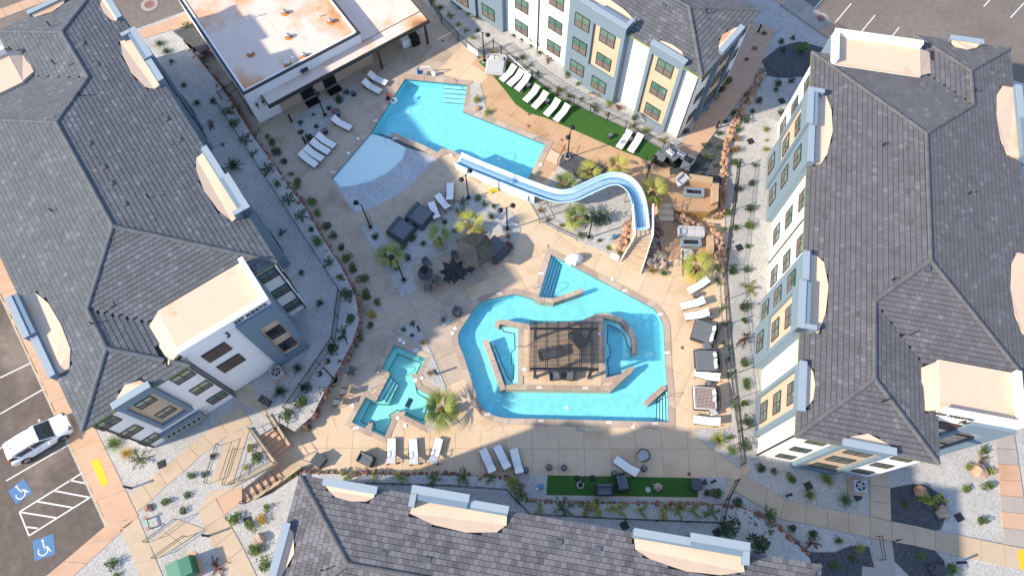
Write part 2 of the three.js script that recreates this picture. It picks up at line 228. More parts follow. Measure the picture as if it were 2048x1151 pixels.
// ---------- coping stones ----------
function coping(pts, closed, width, y, parent, th = .14, len = .95) {
  const n = pts.length, outer = offset(pts, width, closed), fine = [], m = closed ? n : n - 1;
  for (let i = 0; i < m; i++) {
    const j = (i + 1) % n, L = dist(pts[i], pts[j]), k = Math.max(1, Math.round(L / .32)), h = pts[(i - 1 + n) % n], d1 = Math.atan2(pts[i][1] - h[1], pts[i][0] - h[0]), d2 = Math.atan2(pts[j][1] - pts[i][1], pts[j][0] - pts[i][0]);
    let t = Math.abs(d2 - d1); if (t > PI) t = 2 * PI - t;
    for (let s = 0; s < k; s++) fine.push({ a: lerp2(pts[i], pts[j], s / k), b: lerp2(outer[i], outer[j], s / k), corner: s === 0 && t > .4 });
  }
  fine.push(closed ? { ...fine[0], corner: true } : { a: pts[n - 1], b: outer[n - 1], corner: true });
  let cur = [fine[0]], acc = 0, want = len;
  for (let i = 1; i < fine.length; i++) {
    cur.push(fine[i]); acc += dist(fine[i - 1].a, fine[i].a);
    if (fine[i].corner || acc >= want) {
      if (acc > .12) { const q = cur.map(c => ({ ...c })), e = .011 / Math.max(.1, acc / (q.length - 1)); const z = q.length - 1; for (const s of ['a', 'b']) { const p0 = q[0][s], p1 = q[z][s]; q[0][s] = lerp2(p0, q[1][s], e); q[z][s] = lerp2(p1, q[z - 1][s], e); } mesh('coping_stone', prism([...q.map(c => c.a), ...q.map(c => c.b).reverse()], y + rr(-.006, .006), th), pick(M.coping), parent); }
      cur = [fine[i]]; acc = 0; want = len * rr(.85, 1.15);
    }
  }
}
const copeGroup = n => { const g = struct(new THREE.Group()); g.name = numbered(n); scene.add(g); return g; };
const ccw = p => area2(p) > 0 ? p : [...p].reverse();
{
  const g = copeGroup('pool_coping');
  const pa = [[-16.59,-33.18],[-13.51,-37.97],[-10.69,-44.11],[-4.74,-43.36],[-5.06,-40.32],[-0.46,-38.11],[2.6,-36.65],[0.88,-32.83],[-4.45,-35.11],[-5.7,-35.92],[-6.85,-36.3],[-7.63,-35.39]]; coping(pa, false, .55, .035, g);
  coping([[-11.68,-37.62],[-10.15,-36.82],[-8.63,-36.08],[-7.27,-35.27]], false, .5, .04, g, 1.3);
  coping(ccw(poolB), true, .5, .035, g); coping(ccw(poolC), true, .42, .035, g, .14, .75);
  coping([[1.24,-21.88],[1.93,-21.62],[2.95,-21.5],[5.34,-22.4]], false, -.38, .04, g, 1.1, .8);
  const isl = [...[[0.09,-19.17],[0.86,-19.17]], ...[[5.1,-19.5],[5.94,-19.89],[6.61,-20.15],[7.1,-20.15],[6.98,-17.02],[6.99,-14.74],[8.11,-15.02],[9.1,-15.68],[9.29,-15.47],[7.32,-13.65],[-0.94,-13.81],[-1.02,-14.15],[-0.01,-14.21]]];
  const deck = copeGroup('island_deck'); const base = mesh('island_core', prism(isl, -.02, 1.1), M.deckTan[0], deck);
  const x0 = isl.reduce((s, p) => Math.min(s, p[0]), 99), z0 = isl.reduce((s, p) => Math.min(s, p[1]), 99), inn = offset(ccw(isl), -.42);
  for (let i = 0; i < 6; i++) for (let k = 0; k < 4; k++) { const c = clip(inn, [[x0 + i * 1.9 + .01, z0 + k * 1.75 + .01], [x0 + i * 1.9 + 1.89, z0 + k * 1.75 + .01], [x0 + i * 1.9 + 1.89, z0 + k * 1.75 + 1.74], [x0 + i * 1.9 + .01, z0 + k * 1.75 + 1.74]]); if (c.length > 2 && Math.abs(area2(c)) > .05) mesh('deck_slab', prism(c, .028, .1), pick(M.deckTan), deck); }
  coping(ccw(isl), true, -.42, .034, g);
  coping([[-2.43,-18],[-0.95,-13.83]], false, -.42, .04, g, 1.1, .8); coping(smooth([[-1.91,-19.24],[-1.65,-19.6],[-1.06,-19.63],[-0.42,-19.51],[0.86,-19.25]], 3), false, -.4, .04, g, 1.1, .6);
  coping(smooth([[7.05,-20.2],[7.81,-20.06],[8.6,-19.69],[9.2,-19.01],[9.57,-18.2],[9.67,-17.49],[9.6,-16.75]], 3), false, -.42, .04, g, 1.1, .7);
  coping([[9.92,-12.88],[11.48,-14.19]], false, -.42, .04, g, 1.1, .7);
}
// ---------- deck slabs ----------
{
  const ev = new Evaluator(); ev.attributes = ['position', 'normal', 'uv']; ev.useGroups = false;
  const holes = [poolA, poolB, poolC].map(p => ({ p: offset(ccw(p), .1), brush: new Brush(prism(offset(ccw(p), .1), .5, 1), M.dirt) }));
  for (const h of holes) { const q = h.p; h.brush = new Brush(mergeClosed(q), M.dirt); h.brush.updateMatrixWorld(); }
  function mergeClosed(q) { const sh = new THREE.Shape(ccw(q).map(p => V2(p[0], -p[1])).reverse()), g = new THREE.ExtrudeGeometry(sh, { depth: 1, bevelEnabled: false }); g.rotateX(-PI / 2); g.translate(0, -.5, 0); return g; }
  const zones = [
    { c: [[-37.7,-56.89],[-10.4,-56.64],[18.41,-32.02],[17.41,-23.47],[-24.72,-32.24]], o: [-16.63,-33.13], a: Math.atan2(-.80, .60), w: 2.5, d: 2.2, m: (x, z) => x > -4 && z < -33 - (x > 6 ? -4 : 0) ? M.deckOrange : x > -6 ? M.deckTan : M.deckGrey },
    { c: [[-24.72,-32.24],[2.58,-26.56],[2.27,-10.52],[-21.48,-10.56]], o: [-6.44,-21.39], a: -.46, w: 2.3, d: 2.3, m: (x, z) => x < -3 && z < -14 ? M.deckGrey : M.deckTan },
    { c: [[2.58,-26.56],[17.41,-23.47],[16.36,-10.49],[2.27,-10.52]], o: [14.65,-17], a: .46, w: 2.1, d: 2.5, m: () => M.deckTan },
    { c: [[-21.48,-10.56],[16.36,-10.49],[17.5,-7.57],[14.88,-4.97],[-20.65,-5]], o: [1.1,-9.19], a: .005, w: 1.97, d: 2.2, m: () => M.deckTan },
  ];
  const deck = copeGroup('pool_deck');
  for (const zn of zones) {
    const ca = Math.cos(zn.a), sa = Math.sin(zn.a), T = (i, k) => [zn.o[0] + ca * i - sa * k, zn.o[1] + sa * i + ca * k];
    for (let i = -24; i < 24; i++) for (let k = -24; k < 24; k++) {
      const j = .009, c = clip([T(i * zn.w + j, k * zn.d + j), T((i + 1) * zn.w - j, k * zn.d + j), T((i + 1) * zn.w - j, (k + 1) * zn.d - j), T(i * zn.w + j, (k + 1) * zn.d - j)], zn.c);
      if (c.length < 3 || Math.abs(area2(c)) < .15) continue;
      const mid = c.reduce((s, p) => [s[0] + p[0] / c.length, s[1] + p[1] / c.length], [0, 0]);
      if (inside(mid, westTop) && c.every(p => inside(p, westTop))) continue;
      const pr = [...c, mid, ...c.map((p, q) => lerp2(p, c[(q + 1) % c.length], .5))];
      const hit = holes.filter(h => pr.some(p => inside(p, h.p)) || h.p.some(p => inside(p, c)));
      if (hit.some(h => pr.every(p => inside(p, h.p)) && !h.p.some(p => inside(p, c)))) continue;
      const m = pick(zn.m(...mid)); let geo;
      if (!hit.length) geo = prism(c, 0, .1);
      else {
        const sh = new THREE.Shape(ccw(c).map(p => V2(p[0], -p[1])).reverse()), g = new THREE.ExtrudeGeometry(sh, { depth: .1, bevelEnabled: false }); g.rotateX(-PI / 2); g.translate(0, -.1, 0);
        let b = new Brush(g, m); b.updateMatrixWorld();
        for (const h of hit) { b = ev.evaluate(b, h.brush, SUBTRACTION); b.updateMatrixWorld(); }
        geo = b.geometry; if (!geo.attributes.position || !geo.attributes.position.count) continue;
        const p = geo.attributes.position, u = geo.attributes.uv; for (let q = 0; q < p.count; q++) u.setXY(q, p.getX(q), p.getZ(q));
      }
      mesh('deck_slab', geo, m, deck);
    }
  }
}
// ---------- beds, turf ----------
const bed = (name, pts, m, y = .04) => struct(mesh(name, prism(pts, y, .12), m));
bed('gravel_bed', [[-20.94,-39.07],[-19.47,-37.08],[-18.87,-37.5],[-17.32,-39.31],[-17.01,-40.63],[-15.93,-41.69],[-15,-42.86],[-15.12,-43.41],[-15.92,-43.14],[-18,-41.7],[-20.31,-39.94]], M.gravel);
bed('gravel_bed', [...[[-13.64,-28.2],[-12.36,-28.55],[-11.4,-27.25],[-10.84,-26.45],[-9.1,-27.24],[-8.79,-28.29],[-7.51,-28.86],[-6.37,-29.34],[-5.52,-30.34],[-4.67,-31.34],[-3.64,-31.5],[-2.15,-30.49]], ...[[-0.47,-29.66],[0.3,-28.01],[-0.02,-26.91],[-0.47,-25.33],[-0.92,-26.02],[-1.5,-27.52]], ...[[-1.69,-27.53],[-4.82,-26.26],[-9.01,-24.32],[-8.41,-22.33],[-9.62,-21.63]]], M.gravel);
bed('gravel_bed', [[0.9,-30.89],[1.93,-28.85],[3.13,-28.01],[5.17,-26.89],[7.96,-25.43],[8.57,-24.99],[9.71,-26.87],[9.95,-29.8],[10.03,-31.05],[9.13,-32.22],[8.03,-32.43],[6.44,-31.57],[5.09,-30.82],[3.32,-30.58]], M.gravel);
bed('gravel_bed', [[3.75,-34.32],[6.12,-32.54],[5.11,-31.58],[3.34,-31.43],[2.64,-32.05]], M.gravel);
bed('black_gravel_bed', [[4.16,-35.49],[4.67,-35.86],[5.92,-35.21],[7.46,-34.51],[9.21,-33.61],[10.14,-32.83],[11.33,-32.06],[11.68,-30.79],[11.96,-28.8],[10.88,-28.81],[10.8,-30.79],[10.11,-32.32],[8.74,-33.25],[7.17,-33.11],[6.12,-32.54],[3.75,-34.32]], M.blackGravel, .045);
bed('gravel_bed', [[-4.36,-43.48],[-3.51,-43.65],[-2.9,-40.75],[-2.28,-39.79],[-4.48,-40.54]], M.gravel);
bed('gravel_bed', [[-9.87,-18.66],[-9.39,-19.2],[-8.02,-19.19],[-7.63,-18.12],[-6.84,-16.61],[-5.65,-13.95],[-5.68,-13.62],[-6.74,-14.21],[-7.43,-14.89],[-7.56,-15.06],[-6.92,-16.61],[-8.32,-17.58],[-8.56,-18.03]], M.gravel);
bed('gravel_bed', [[-6.65,-13.2],[-5.05,-11.72],[-4.46,-11.15],[-6.94,-10.51],[-7.22,-10.99]], M.gravel);
bed('gravel_bed', [[-6.81,-20.37],[-5.35,-19.71],[-6.06,-18.93]], M.gravel);
bed('gravel_bed', [[13.59,-10.71],[16.34,-10.68],[16.79,-7.67],[13.53,-10.11]], M.gravel);
bed('gravel_bed', [...[[16.65,-23.23],[16.96,-23.45],[16.67,-19.08],[16.63,-14.21]], ...[[17.12,-12.9],[17.12,-7.79],[16.34,-10.68],[16.7,-14.23]], ...[[16.64,-17.66],[16.73,-22.62]]], M.gravel, .05);
bed('gravel_bed', [[-0.09,-7.26],[2.2,-7.25],[2.08,-5.77],[13.35,-5.48],[13.5,-7.04],[15.66,-7.06],[15.72,-6.58],[15.09,-5.14],[8.17,-5.15],[0.9,-5.16],[0.04,-6.72]], M.gravel, .03);
bed('turf', [[2.23,-7.22],[13.47,-7],[13.29,-5.62],[2.11,-5.81]], M.turf, .06);
bed('turf', [[-3.65,-46.09],[-2.36,-47.3],[-1.63,-46.8],[1.26,-44.5],[3.82,-41.97],[6.8,-40.13],[9.95,-38.27],[13.42,-35.81],[13.62,-35.01],[13.02,-34.33],[9.35,-35.99],[5.79,-37.91],[2.6,-39.59],[0.98,-40.16],[-0.18,-41.19],[-1.13,-42.75],[-2.33,-44.52]], M.turf, .06);
bed('gravel_ground', [[-9.8,-58.01],[-9.6,-53.96],[-7.41,-50.9],[-5.71,-48.68],[-3.75,-46.51],[-2.27,-47.72],[-1.48,-46.92],[1.45,-44.38],[3.83,-42.14],[6.81,-40.18],[9.95,-38.38],[13.21,-36.02],[14.11,-35.96],[14.96,-36.77],[16.94,-39.22],[20.54,-43.77],[23.75,-48.57],[25.87,-49.81],[27.02,-57.67]], M.gravel, .03);
bed('gravel_bed', [[-10.2,-50.33],[-8.68,-50.91],[-8.55,-49.82],[-9.84,-49.34]], M.gravel);
bed('black_gravel_bed', [[13.75,-35.97],[14.79,-35.96],[15.78,-35],[17.68,-37.56],[18.98,-36.9],[18.36,-33.57],[17.58,-29.76],[17.16,-30.76],[15.46,-33.58],[13.66,-33.33]], M.blackGravel, .05);
bed('black_gravel_bed', [[23.65,-46.13],[25.58,-47.82],[27.61,-48.42],[29.9,-47.6],[28.86,-44.3],[25.03,-44.04],[23.88,-44.34]], M.blackGravel, -.03);
bed('black_gravel_bed', [[27.68,-6.26],[29.42,-6.56],[30.5,-6.44],[31.54,-5.6],[31.62,-4.66],[30.77,-3.38],[30.32,-3.27],[27.26,-3.91]], M.blackGravel, -.02);
bed('black_gravel_bed', [[27.09,-2.53],[28.59,-2.25],[30.01,-1.91],[30.51,-1.24],[30.36,-0.13],[27.89,-0.13],[26.94,-1.24]], M.blackGravel, -.02);
bed('black_gravel_bed', [[20.03,-2.36],[21.08,-1.8],[22.76,-1.8],[24.04,-2.25],[25.34,-2.19],[25.4,-0.68],[24.35,-0.13],[21.28,-0.13],[20.4,-1.24]], M.blackGravel, -.02);
bed('black_gravel_bed', [[-33.47,-49.2],[-31.02,-50.56],[-29.23,-51.05],[-29.34,-49.91],[-28.55,-47.44],[-30.33,-46.54]], M.blackGravel, 1.03);

// ---------- walks made of slabs ----------
function walkStrip(name, left, right, y, mats, th = .12) {
  const g = copeGroup(name);
  for (let i = 1; i < left.length; i++) { const e = .012, f = (a, b, t) => lerp2(a, b, t), L = Math.max(.2, dist(left[i - 1], left[i])), k = e / L; mesh('walk_slab', prism([f(left[i - 1], left[i], k), f(left[i - 1], left[i], 1 - k), f(right[i - 1], right[i], 1 - k), f(right[i - 1], right[i], k)], y, th), pick(mats), g); }
  return g;
}
const strip = (name, a0, a1, b0, b1, n, y, mats) => walkStrip(name, Array.from({ length: n + 1 }, (_, i) => lerp2(a0, a1, i / n)), Array.from({ length: n + 1 }, (_, i) => lerp2(b0, b1, i / n)), y, mats);
strip('path', [13.8,-35.01], [20.68,-44.95], [15.75,-34.63], [22.38,-43.41], 6, .06, M.walkPink);
strip('path', [20.68,-44.95], [23.1,-51.09], [22.38,-43.41], [25.38,-49.81], 3, .06, M.walkPink);
strip('pavement', [23.28,-56.34], [30.77,-48.4], [25.24,-57.68], [32.2,-49.63], 7, .06, [M.walkGrey[0], M.walkGrey[0], M.walkPink[0]]);
walkStrip('path', [...[[16.74,-7.24]], ...[[18.6,-6.27],[19.71,-5.44],[21.25,-5.08],[22.79,-4.78],[24.27,-4.49],[25.8,-4.23],[27.26,-3.91],[28.83,-3.62],[30.32,-3.27],[31.88,-2.98],[33.42,-2.64],[35.06,-2.3],[37.1,-1.91]]], [...[[16.04,-6.1]], ...[[18.15,-4.85],[19.2,-4.09],[20.98,-3.76],[22.5,-3.45],[24.02,-3.12],[25.53,-2.81],[27.03,-2.53],[28.59,-2.25],[30.01,-1.91],[31.54,-1.57],[33.12,-1.24],[34.79,-0.85],[36.69,-0.46]]], .03, M.walk);
strip('path', [26.44,-7.54], [25.82,-4.26], [27.88,-7.54], [27.26,-3.94], 3, .03, M.walk);
strip('path', [36.52,-10.27], [35.05,-2.33], [37.92,-10.26], [36.91,-2.07], 7, .03, [...M.walkPink, M.walkGrey[0]]);
{ const g = copeGroup('garden_stair'); for (let i = 0; i < 6; i++) { const t = i / 6, a = lerp2([25.56,-2.79], [25.42,-0.74], t), b = lerp2([27.06,-2.5], [26.88,-0.66], t), t2 = (i + 1) / 6, c = lerp2([27.06,-2.5], [26.88,-0.66], t2), d = lerp2([25.56,-2.79], [25.42,-0.74], t2); mesh('step', prism([a, b, c, d], -.01 - i * .0, .1), M.walkGrey[0], g); } }
strip('path', [24.57,-0.88], [24.06,1.38], [26.89,-0.64], [26.57,1.38], 2, .0, M.walkGrey);
// west side, one metre up
const W1 = LV + .03;
strip('pavement', [-49.08,-30.75], [-29.63,-3.53], [-47.32,-31.49], [-27.57,-4.22], 15, W1, M.walkPink);
strip('pavement', [-29.76,-3.6], [-33.52,0.06], [-27.57,-4.22], [-32.06,0.55], 3, W1, M.walkPink);
strip('path', [-28.74,-3.35], [-26.41,0.08], [-27.58,-4.15], [-24.83,0.08], 3, W1, M.walk);
walkStrip('path', [[-28.52,-5.73],[-27.67,-6.38],[-26.75,-7.34],[-25.62,-8.31],[-24.79,-9.23],[-23.86,-10.04],[-22.83,-11.12],[-21.46,-12.6]], [[-27.74,-4.5],[-26.8,-5.43],[-25.89,-6.44],[-24.83,-7.39],[-23.89,-8.43],[-22.9,-9.23],[-21.9,-10.1],[-20.25,-10.92]], W1, M.walk);
walkStrip('path', [[-21.43,-12.54],[-22.02,-13.52],[-22.89,-14.33],[-23.6,-15.15]], [[-19.12,-11.57],[-20.28,-13.33],[-20.99,-14.32],[-21.67,-15.33]], W1, M.walk);
walkStrip('path', [[-21.97,-10.16],[-22.25,-8.93],[-22.7,-6.55]], [[-20.37,-10.62],[-20.7,-8.76],[-21.05,-6.39]], W1 + .004, M.walk);
walkStrip('path', [[-22.56,-6.02],[-23.23,-4.55],[-22.61,-3.41],[-21.68,-2.17],[-20.85,-1.06],[-19.96,0.08]], [[-20.86,-6.19],[-22.15,-5.43],[-21.3,-4.32],[-20.46,-3.18],[-19.63,-2.05],[-18.21,0.08]], W1 + .008, M.walk);
strip('path', [-26.44,-2.39], [-24.52,-3.98], [-25.59,-1.39], [-22.6,-3.35], 2, W1 + .012, [M.walkGrey[0], M.walk[0]]);
strip('path', [-22.09,-5.43], [-20.34,-6.37], [-21.3,-4.32], [-20.16,-5.19], 1, W1, M.walkPink);
bed('yard_pad', [[-23.79,-1.61],[-23.07,-1.89],[-22.01,-0.57],[-22.47,-0.13]], M.walkPink[0], LV + .02);

// ---------- roads, parking ----------
const kerb = (pts, y) => { const g = copeGroup('kerb'); const o = offset(pts, .16, false); for (let i = 1; i < pts.length; i++) mesh('kerb_stone', prism([pts[i - 1], pts[i], o[i], o[i - 1]], y, .2), M.walk[i % 2], g); };
struct(mesh('parking_lot', prism([...[[-85.07,-60.52],[-49.29,-30.82],[-29.87,-3.47],[-33.66,0.13],[-33.1,7.41],[-54.51,7.44]]], LV + .012, .1), M.asphalt));
struct(mesh('road', prism([[-91.8,-75.71],[-48.72,-75.19],[-26.49,-76.57],[-26.72,-54.75],[-37.21,-49.51],[-39.74,-48.78],[-47.83,-50.72],[-73.85,-35.8]], LV + .016, .1), M.asphaltNew));
strip('pavement', [-37.48,-48.98], [-26.64,-54.25], [-36.44,-48.23], [-25.4,-52.55], 8, W1 + .01, M.walkPink);
strip('pavement', [-53.37,-49.48], [-44.28,-54.54], [-53.74,-50.74], [-45.46,-55.21], 6, W1 + .01, M.walkPink);
struct(mesh('parking_lot', prism([[25.68,-59.06],[26.96,-53.13],[32.14,-49.26],[41.58,-46],[58.2,-38.97],[75.2,-58.59],[92.91,-102.68],[23.59,-103.82]], .03, .1), M.asphaltNew));
const stripe = (a, b, w, y, parent) => { const L = dist(a, b); return mesh('painted_line', box(L, .006, w, (a[0] + b[0]) / 2, y, (a[1] + b[1]) / 2, turnTo(a, b)), M.paint, parent); };
{
  const g = copeGroup('parking_markings'), y = LV + .018;
  for (const [a, b] of [[[-39.77,-11.73], [-36.9,-13.69]], [[-39.03,-9.1], [-36.22,-11.06]], [[-37.92,-6.73], [-33.92,-9.38]], [[-40.58,-14.58], [-38.46,-15.79]], [[-36.33,-4.53], [-32.44,-7.26]], [[-35.2,-2.9], [-31.3,-5.61]], [[-36.33,-4.53], [-35.2,-2.9]], [[-33.22,-6.77], [-31.99,-6.55]], [[-34.21,-6.03], [-31.38,-5.53]], [[-35.27,-5.27], [-32.5,-4.83]], [[-36.2,-4.51], [-33.55,-4.12]], [[-35.51,-3.49], [-34.7,-3.41]]]) stripe(a, b, .11, y, g);
  const h = copeGroup('parking_markings'); for (const [a, b] of [[[26.61,-52.82], [27.52,-53.86]], [[28.66,-51.3], [30.65,-53.62]], [[30.7,-49.77], [33.47,-53.11]], [[33.78,-49.49], [35.55,-51.59]], [[36.61,-48.84], [37.6,-50.03]], [[46.53,-52.61], [47.56,-53.69]], [[48.77,-51.14], [50.72,-53.12]]]) stripe(a, b, .11, .04, h);
  // blue accessible-parking symbols
  const sym = (p, turn, s, label) => {
    const t = thing('parking_symbol', label, 'road marking', p, y, turn, 'accessible parking symbols');
    mesh('blue_square', box(1.45 * s, .006, 1.45 * s), M.bluePaint, t);
    const w = []; const ring = new THREE.RingGeometry(.29, .37, 28, 1, PI * .8, PI * 1.45); ring.rotateX(-PI / 2); ring.translate(-.08, 0, .2); w.push(ring);
    w.push(box(.09, .004, .55, .0, 0, -.12, .1), box(.36, .004, .08, .15, 0, .06), box(.08, .004, .36, .33, 0, .22, .25), box(.14, .004, .07, .42, 0, .40)); const hd = new THREE.CircleGeometry(.09, 14); hd.rotateX(-PI / 2); hd.translate(-.04, .002, -.5); w.push(hd);
    const m = mesh('wheelchair_mark', w, M.paint, t); m.position.y = .006;
  };
  sym([-36.66,-5.97], .75, .9, 'white wheelchair symbol on worn blue paint beside the parked car'); sym([-33.91,-2.11], .35, 1, 'white wheelchair symbol on a blue square below the hatched aisle');
  const yp = thing('warning_strip', 'yellow tactile warning strip at the dropped kerb of the pavement', 'tactile paving', [0, 0]); mesh('strip', prism([[-31.96,-8.15],[-31.36,-8.37],[-30.27,-6.62],[-30.68,-6.24]], W1 + .012, .02), M.yellowPaint, yp);
  const yq = thing('warning_strip', 'yellow tactile warning pad on the walk east of the black gravel', 'tactile paving', [0, 0]); mesh('strip', prism([[35.85,-1.91],[36.66,-2.02],[36.61,-0.57],[35.72,-0.7]], .045, .02), M.yellowPaint, yq);
}
kerb([[-49.19,-30.76],[-29.74,-3.46]], W1);

// ---------- the four apartment buildings: one design, set down four times ----------
const font = await new FontLoader().loadAsync('fonts/droid/droid_sans_bold.typeface.json');
const EV = 8.7, W = 15.63, wB = 8.91, wb = 7.43, LA = 26.09, LB = 31.57, Lb = -3.3, SL = .235;
const tileGeo = (() => { const g = box(.319, .05, .312, 0, 0, 0); return g; })();  // shorter than the course spacing: dark underlay shows through as painted shadow lines
const ridgeGeo = (() => { const g = new THREE.CylinderGeometry(.15, .165, .45, 8, 1, false, -PI / 2, PI); g.rotateX(-PI / 2); g.scale(1, .7, 1); return g; })();
const tileTones = [.72, .82, .9, .97, 1.03, 1.1, 1.25, 1.5];
function paneGrid(w, h, g, light) {          // a window lying in its own xy plane, facing +z
  const fr = .04, ring = [box(w, fr, .09, 0, h / 2 - fr / 2, 0), box(w, fr, .09, 0, -h / 2 + fr / 2, 0), box(fr, h - 2 * fr, .09, -w / 2 + fr / 2, 0, 0), box(fr, h - 2 * fr, .09, w / 2 - fr / 2, 0, 0), box(fr, h - 2 * fr, .07, 0, 0, 0), box(w - 2 * fr, fr * .8, .06, 0, 0, 0)];
  mesh('frame', ring, M.frame, g);
  for (const sx of [-1, 1]) { mesh('pane', box(w / 2 - fr * 1.7, h / 2 - fr * 1.5, .02, sx * (w / 4 - .008), h / 4 - .012, .0), M.glass, g); mesh('insect_screen', box(w / 2 - fr * 1.7, h / 2 - fr * 1.5, .02, sx * (w / 4 - .008), -h / 4 + .012, .0), M.screen, g); }
}
const winProto = {}; function windowOf(w, h) { const k = w + '_' + h; if (!winProto[k]) { const g = new THREE.Group(); g.name = 'window'; paneGrid(w, h, g); winProto[k] = g; } return winProto[k].clone(); }
const SIDES = {   // along axis, outward direction, plane position in (a, c)
  c0: { along: 'a', out: -1, at: 0 }, cW: { along: 'a', out: 1, at: W }, LB: { along: 'c', out: 1, at: LB }, Lb: { along: 'c', out: -1, at: Lb }, A1: { along: 'c', out: 1, at: LA }, A0: { along: 'c', out: -1, at: 0 },
};
function onSide(side, s0, s1, d0, d1, y0, y1) {
  const S = SIDES[side], p = S.at + S.out * d0, q = S.at + S.out * d1, lo = Math.min(p, q), hi = Math.max(p, q);
  return S.along === 'a' ? box(s1 - s0, y1 - y0, hi - lo, (s0 + s1) / 2, (y0 + y1) / 2, -(lo + hi) / 2) : box(hi - lo, y1 - y0, s1 - s0, (lo + hi) / 2, (y0 + y1) / 2, -(s0 + s1) / 2);
}
function placeOn(o, side, s, d, y) {
  const S = SIDES[side], p = S.at + S.out * d; if (S.along === 'a') { o.position.set(s, y, -p); o.rotation.y = S.out < 0 ? 0 : PI; } else { o.position.set(p, y, -s); o.rotation.y = S.out > 0 ? PI / 2 : -PI / 2; }
}
function building(label, x, z, deg, baseY, tone, opt) {
  const B = thing('apartment_building', label, 'building', [x, z], baseY, -deg * PI / 180, 'apartment blocks round the pools'); B.updateMatrixWorld();
  const L = pts => pts.map(([a, c]) => [a, -c]);
  const eave = [[0, 0], [LB, 0], [LB, wB], [LA, wB], [LA, W], [Lb, W], [Lb, W - wb], [0, W - wb]];
  const inset = (() => { const o = L(eave), q = area2(o) > 0 ? o : [...o].reverse(); return offset(q, -.32); })();
  mesh('wall', prism(inset, EV, EV + .3), M.white, B);
  { const o = L(eave), q = area2(o) > 0 ? o : [...o].reverse(); mesh('soffit', prism(q, EV - .02, .1), M.cap2, B);
    const f = []; for (let i = 0; i < q.length; i++) { const a = q[i], b = q[(i + 1) % q.length]; f.push(box(dist(a, b) + .04, .15, .05, (a[0] + b[0]) / 2, EV - .02, (a[1] + b[1]) / 2, turnTo(a, b))); } mesh('gutter', f, M.gutterGreen, B); }
  // roof
  const h = W / 2, hB = wB / 2, hb = wb / 2, rA0 = [h, h, h * SL], rA1 = [LA - h, h, h * SL], rB0 = [LA - hB, hB, hB * SL], rB1 = [LB - hB, hB, hB * SL], rb0 = [hb, W - hb, hb * SL], rb1 = [Lb + hb, W - hb, hb * SL];
  const z0 = p => [p[0], p[1], 0], [A00, B0, B8, N1, A1, bE, bW, N0] = eave.map(z0);
  const faces = [[[A00, B0, rB1, rB0, rA1, rA0], [1, 0], [0, 1], A00], [[B0, B8, rB1], [0, 1], [-1, 0], B0], [[B8, N1, rB0, rB1], [1, 0], [0, -1], B8], [[N1, A1, rA1, rB0], [0, 1], [-1, 0], N1], [[A1, bE, rb1, rb0, rA0, rA1], [1, 0], [0, -1], A1], [[bE, bW, rb1], [0, 1], [1, 0], bE], [[bW, N0, rb0, rb1], [1, 0], [0, 1], bW], [[N0, A00, rA0, rb0], [0, 1], [1, 0], A00]];
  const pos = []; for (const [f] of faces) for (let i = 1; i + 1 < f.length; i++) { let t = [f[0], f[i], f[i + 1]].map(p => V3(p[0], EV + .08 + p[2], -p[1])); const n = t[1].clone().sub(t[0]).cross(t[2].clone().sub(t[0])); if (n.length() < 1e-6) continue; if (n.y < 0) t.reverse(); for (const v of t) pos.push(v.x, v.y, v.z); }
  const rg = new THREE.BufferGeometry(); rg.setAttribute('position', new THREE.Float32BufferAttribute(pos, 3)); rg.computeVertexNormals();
  const roofBase = mat([.018, .018, .019], .9), roof = mesh('roof', rg, roofBase, B);  // near-black, stands in for the shadow under each tile course
  const rise = (a, c) => { let best = 1e9; for (const [, , n, o] of faces) best = Math.min(best, 1e9); return best; };
  // flat membranes behind the parapets, and the parapet bays
  const voids = [];
  const patch = (side, near, far, m = pick(M.membrane)) => {   // near, far: [s, inward distance]
    const S = SIDES[side], toP = ([s, d]) => { const v = S.at - S.out * d; return S.along === 'a' ? [s, v] : [v, s]; };
    const ring = [...near.map(q => [...toP(q), EV + .50]), ...far.map(q => [...toP(q), EV + .2 + SL * q[1]])];
    voids.push(ring.map(r => [r[0], r[1]])); const y = new Map(); const pts = ring.map(r => { const p = [r[0], -r[1]]; y.set(p[0].toFixed(3) + p[1].toFixed(3), r[2]); return p; });
    mesh('roof_membrane', prism(pts, (px, pz) => y.get(px.toFixed(3) + pz.toFixed(3)), .25), m, roof);
  };
  const cap = (side, s0, s1, d0, d1, y, m = M.cap) => mesh('parapet_cap', onSide(side, s0 - .04, s1 + .04, d0 - .04, d1 + .04, y, y + .07), m, B);
  const winAt = (side, s, y, d, w = 1.55, hh = 1.5) => { const o = windowOf(w, hh); placeOn(o, side, s, d + .035, y); B.add(o); };
  // bay: blue frame with a recessed tan panel; d = how far the face stands off the eave line
  const bay = (side, s0, s1, d, top, y0, tanY0, floors, ws, ww = 1.55, wh = 1.5) => {
    const T = EV + top, e = .32, in0 = -.31, pieces = [];
    pieces.push(onSide(side, s0, s0 + e, in0, d, y0, T), onSide(side, s1 - e, s1, in0, d, y0, T), onSide(side, s0 + e, s1 - e, in0, d, EV - .42, T));
    if (tanY0 > y0 + .05) pieces.push(onSide(side, s0 + e, s1 - e, in0, d, y0, tanY0));
    const par = onSide(side, s0, s1, -.30, d, EV + .1, T); mesh('bay_frame', pieces, M.blue, B);
    mesh('bay_panel', onSide(side, s0 + e + .001, s1 - e - .001, in0, d - .22, tanY0, EV - .42), M.tan, B);
    for (const f of floors) winAt(side, (s0 + s1) / 2 + (ws || 0), 1.5 + 2.9 * f, 1.5 + 2.9 * f > tanY0 ? d - .22 : d, ww, wh);
    cap(side, s0, s1, d - .40, d, T);
  };
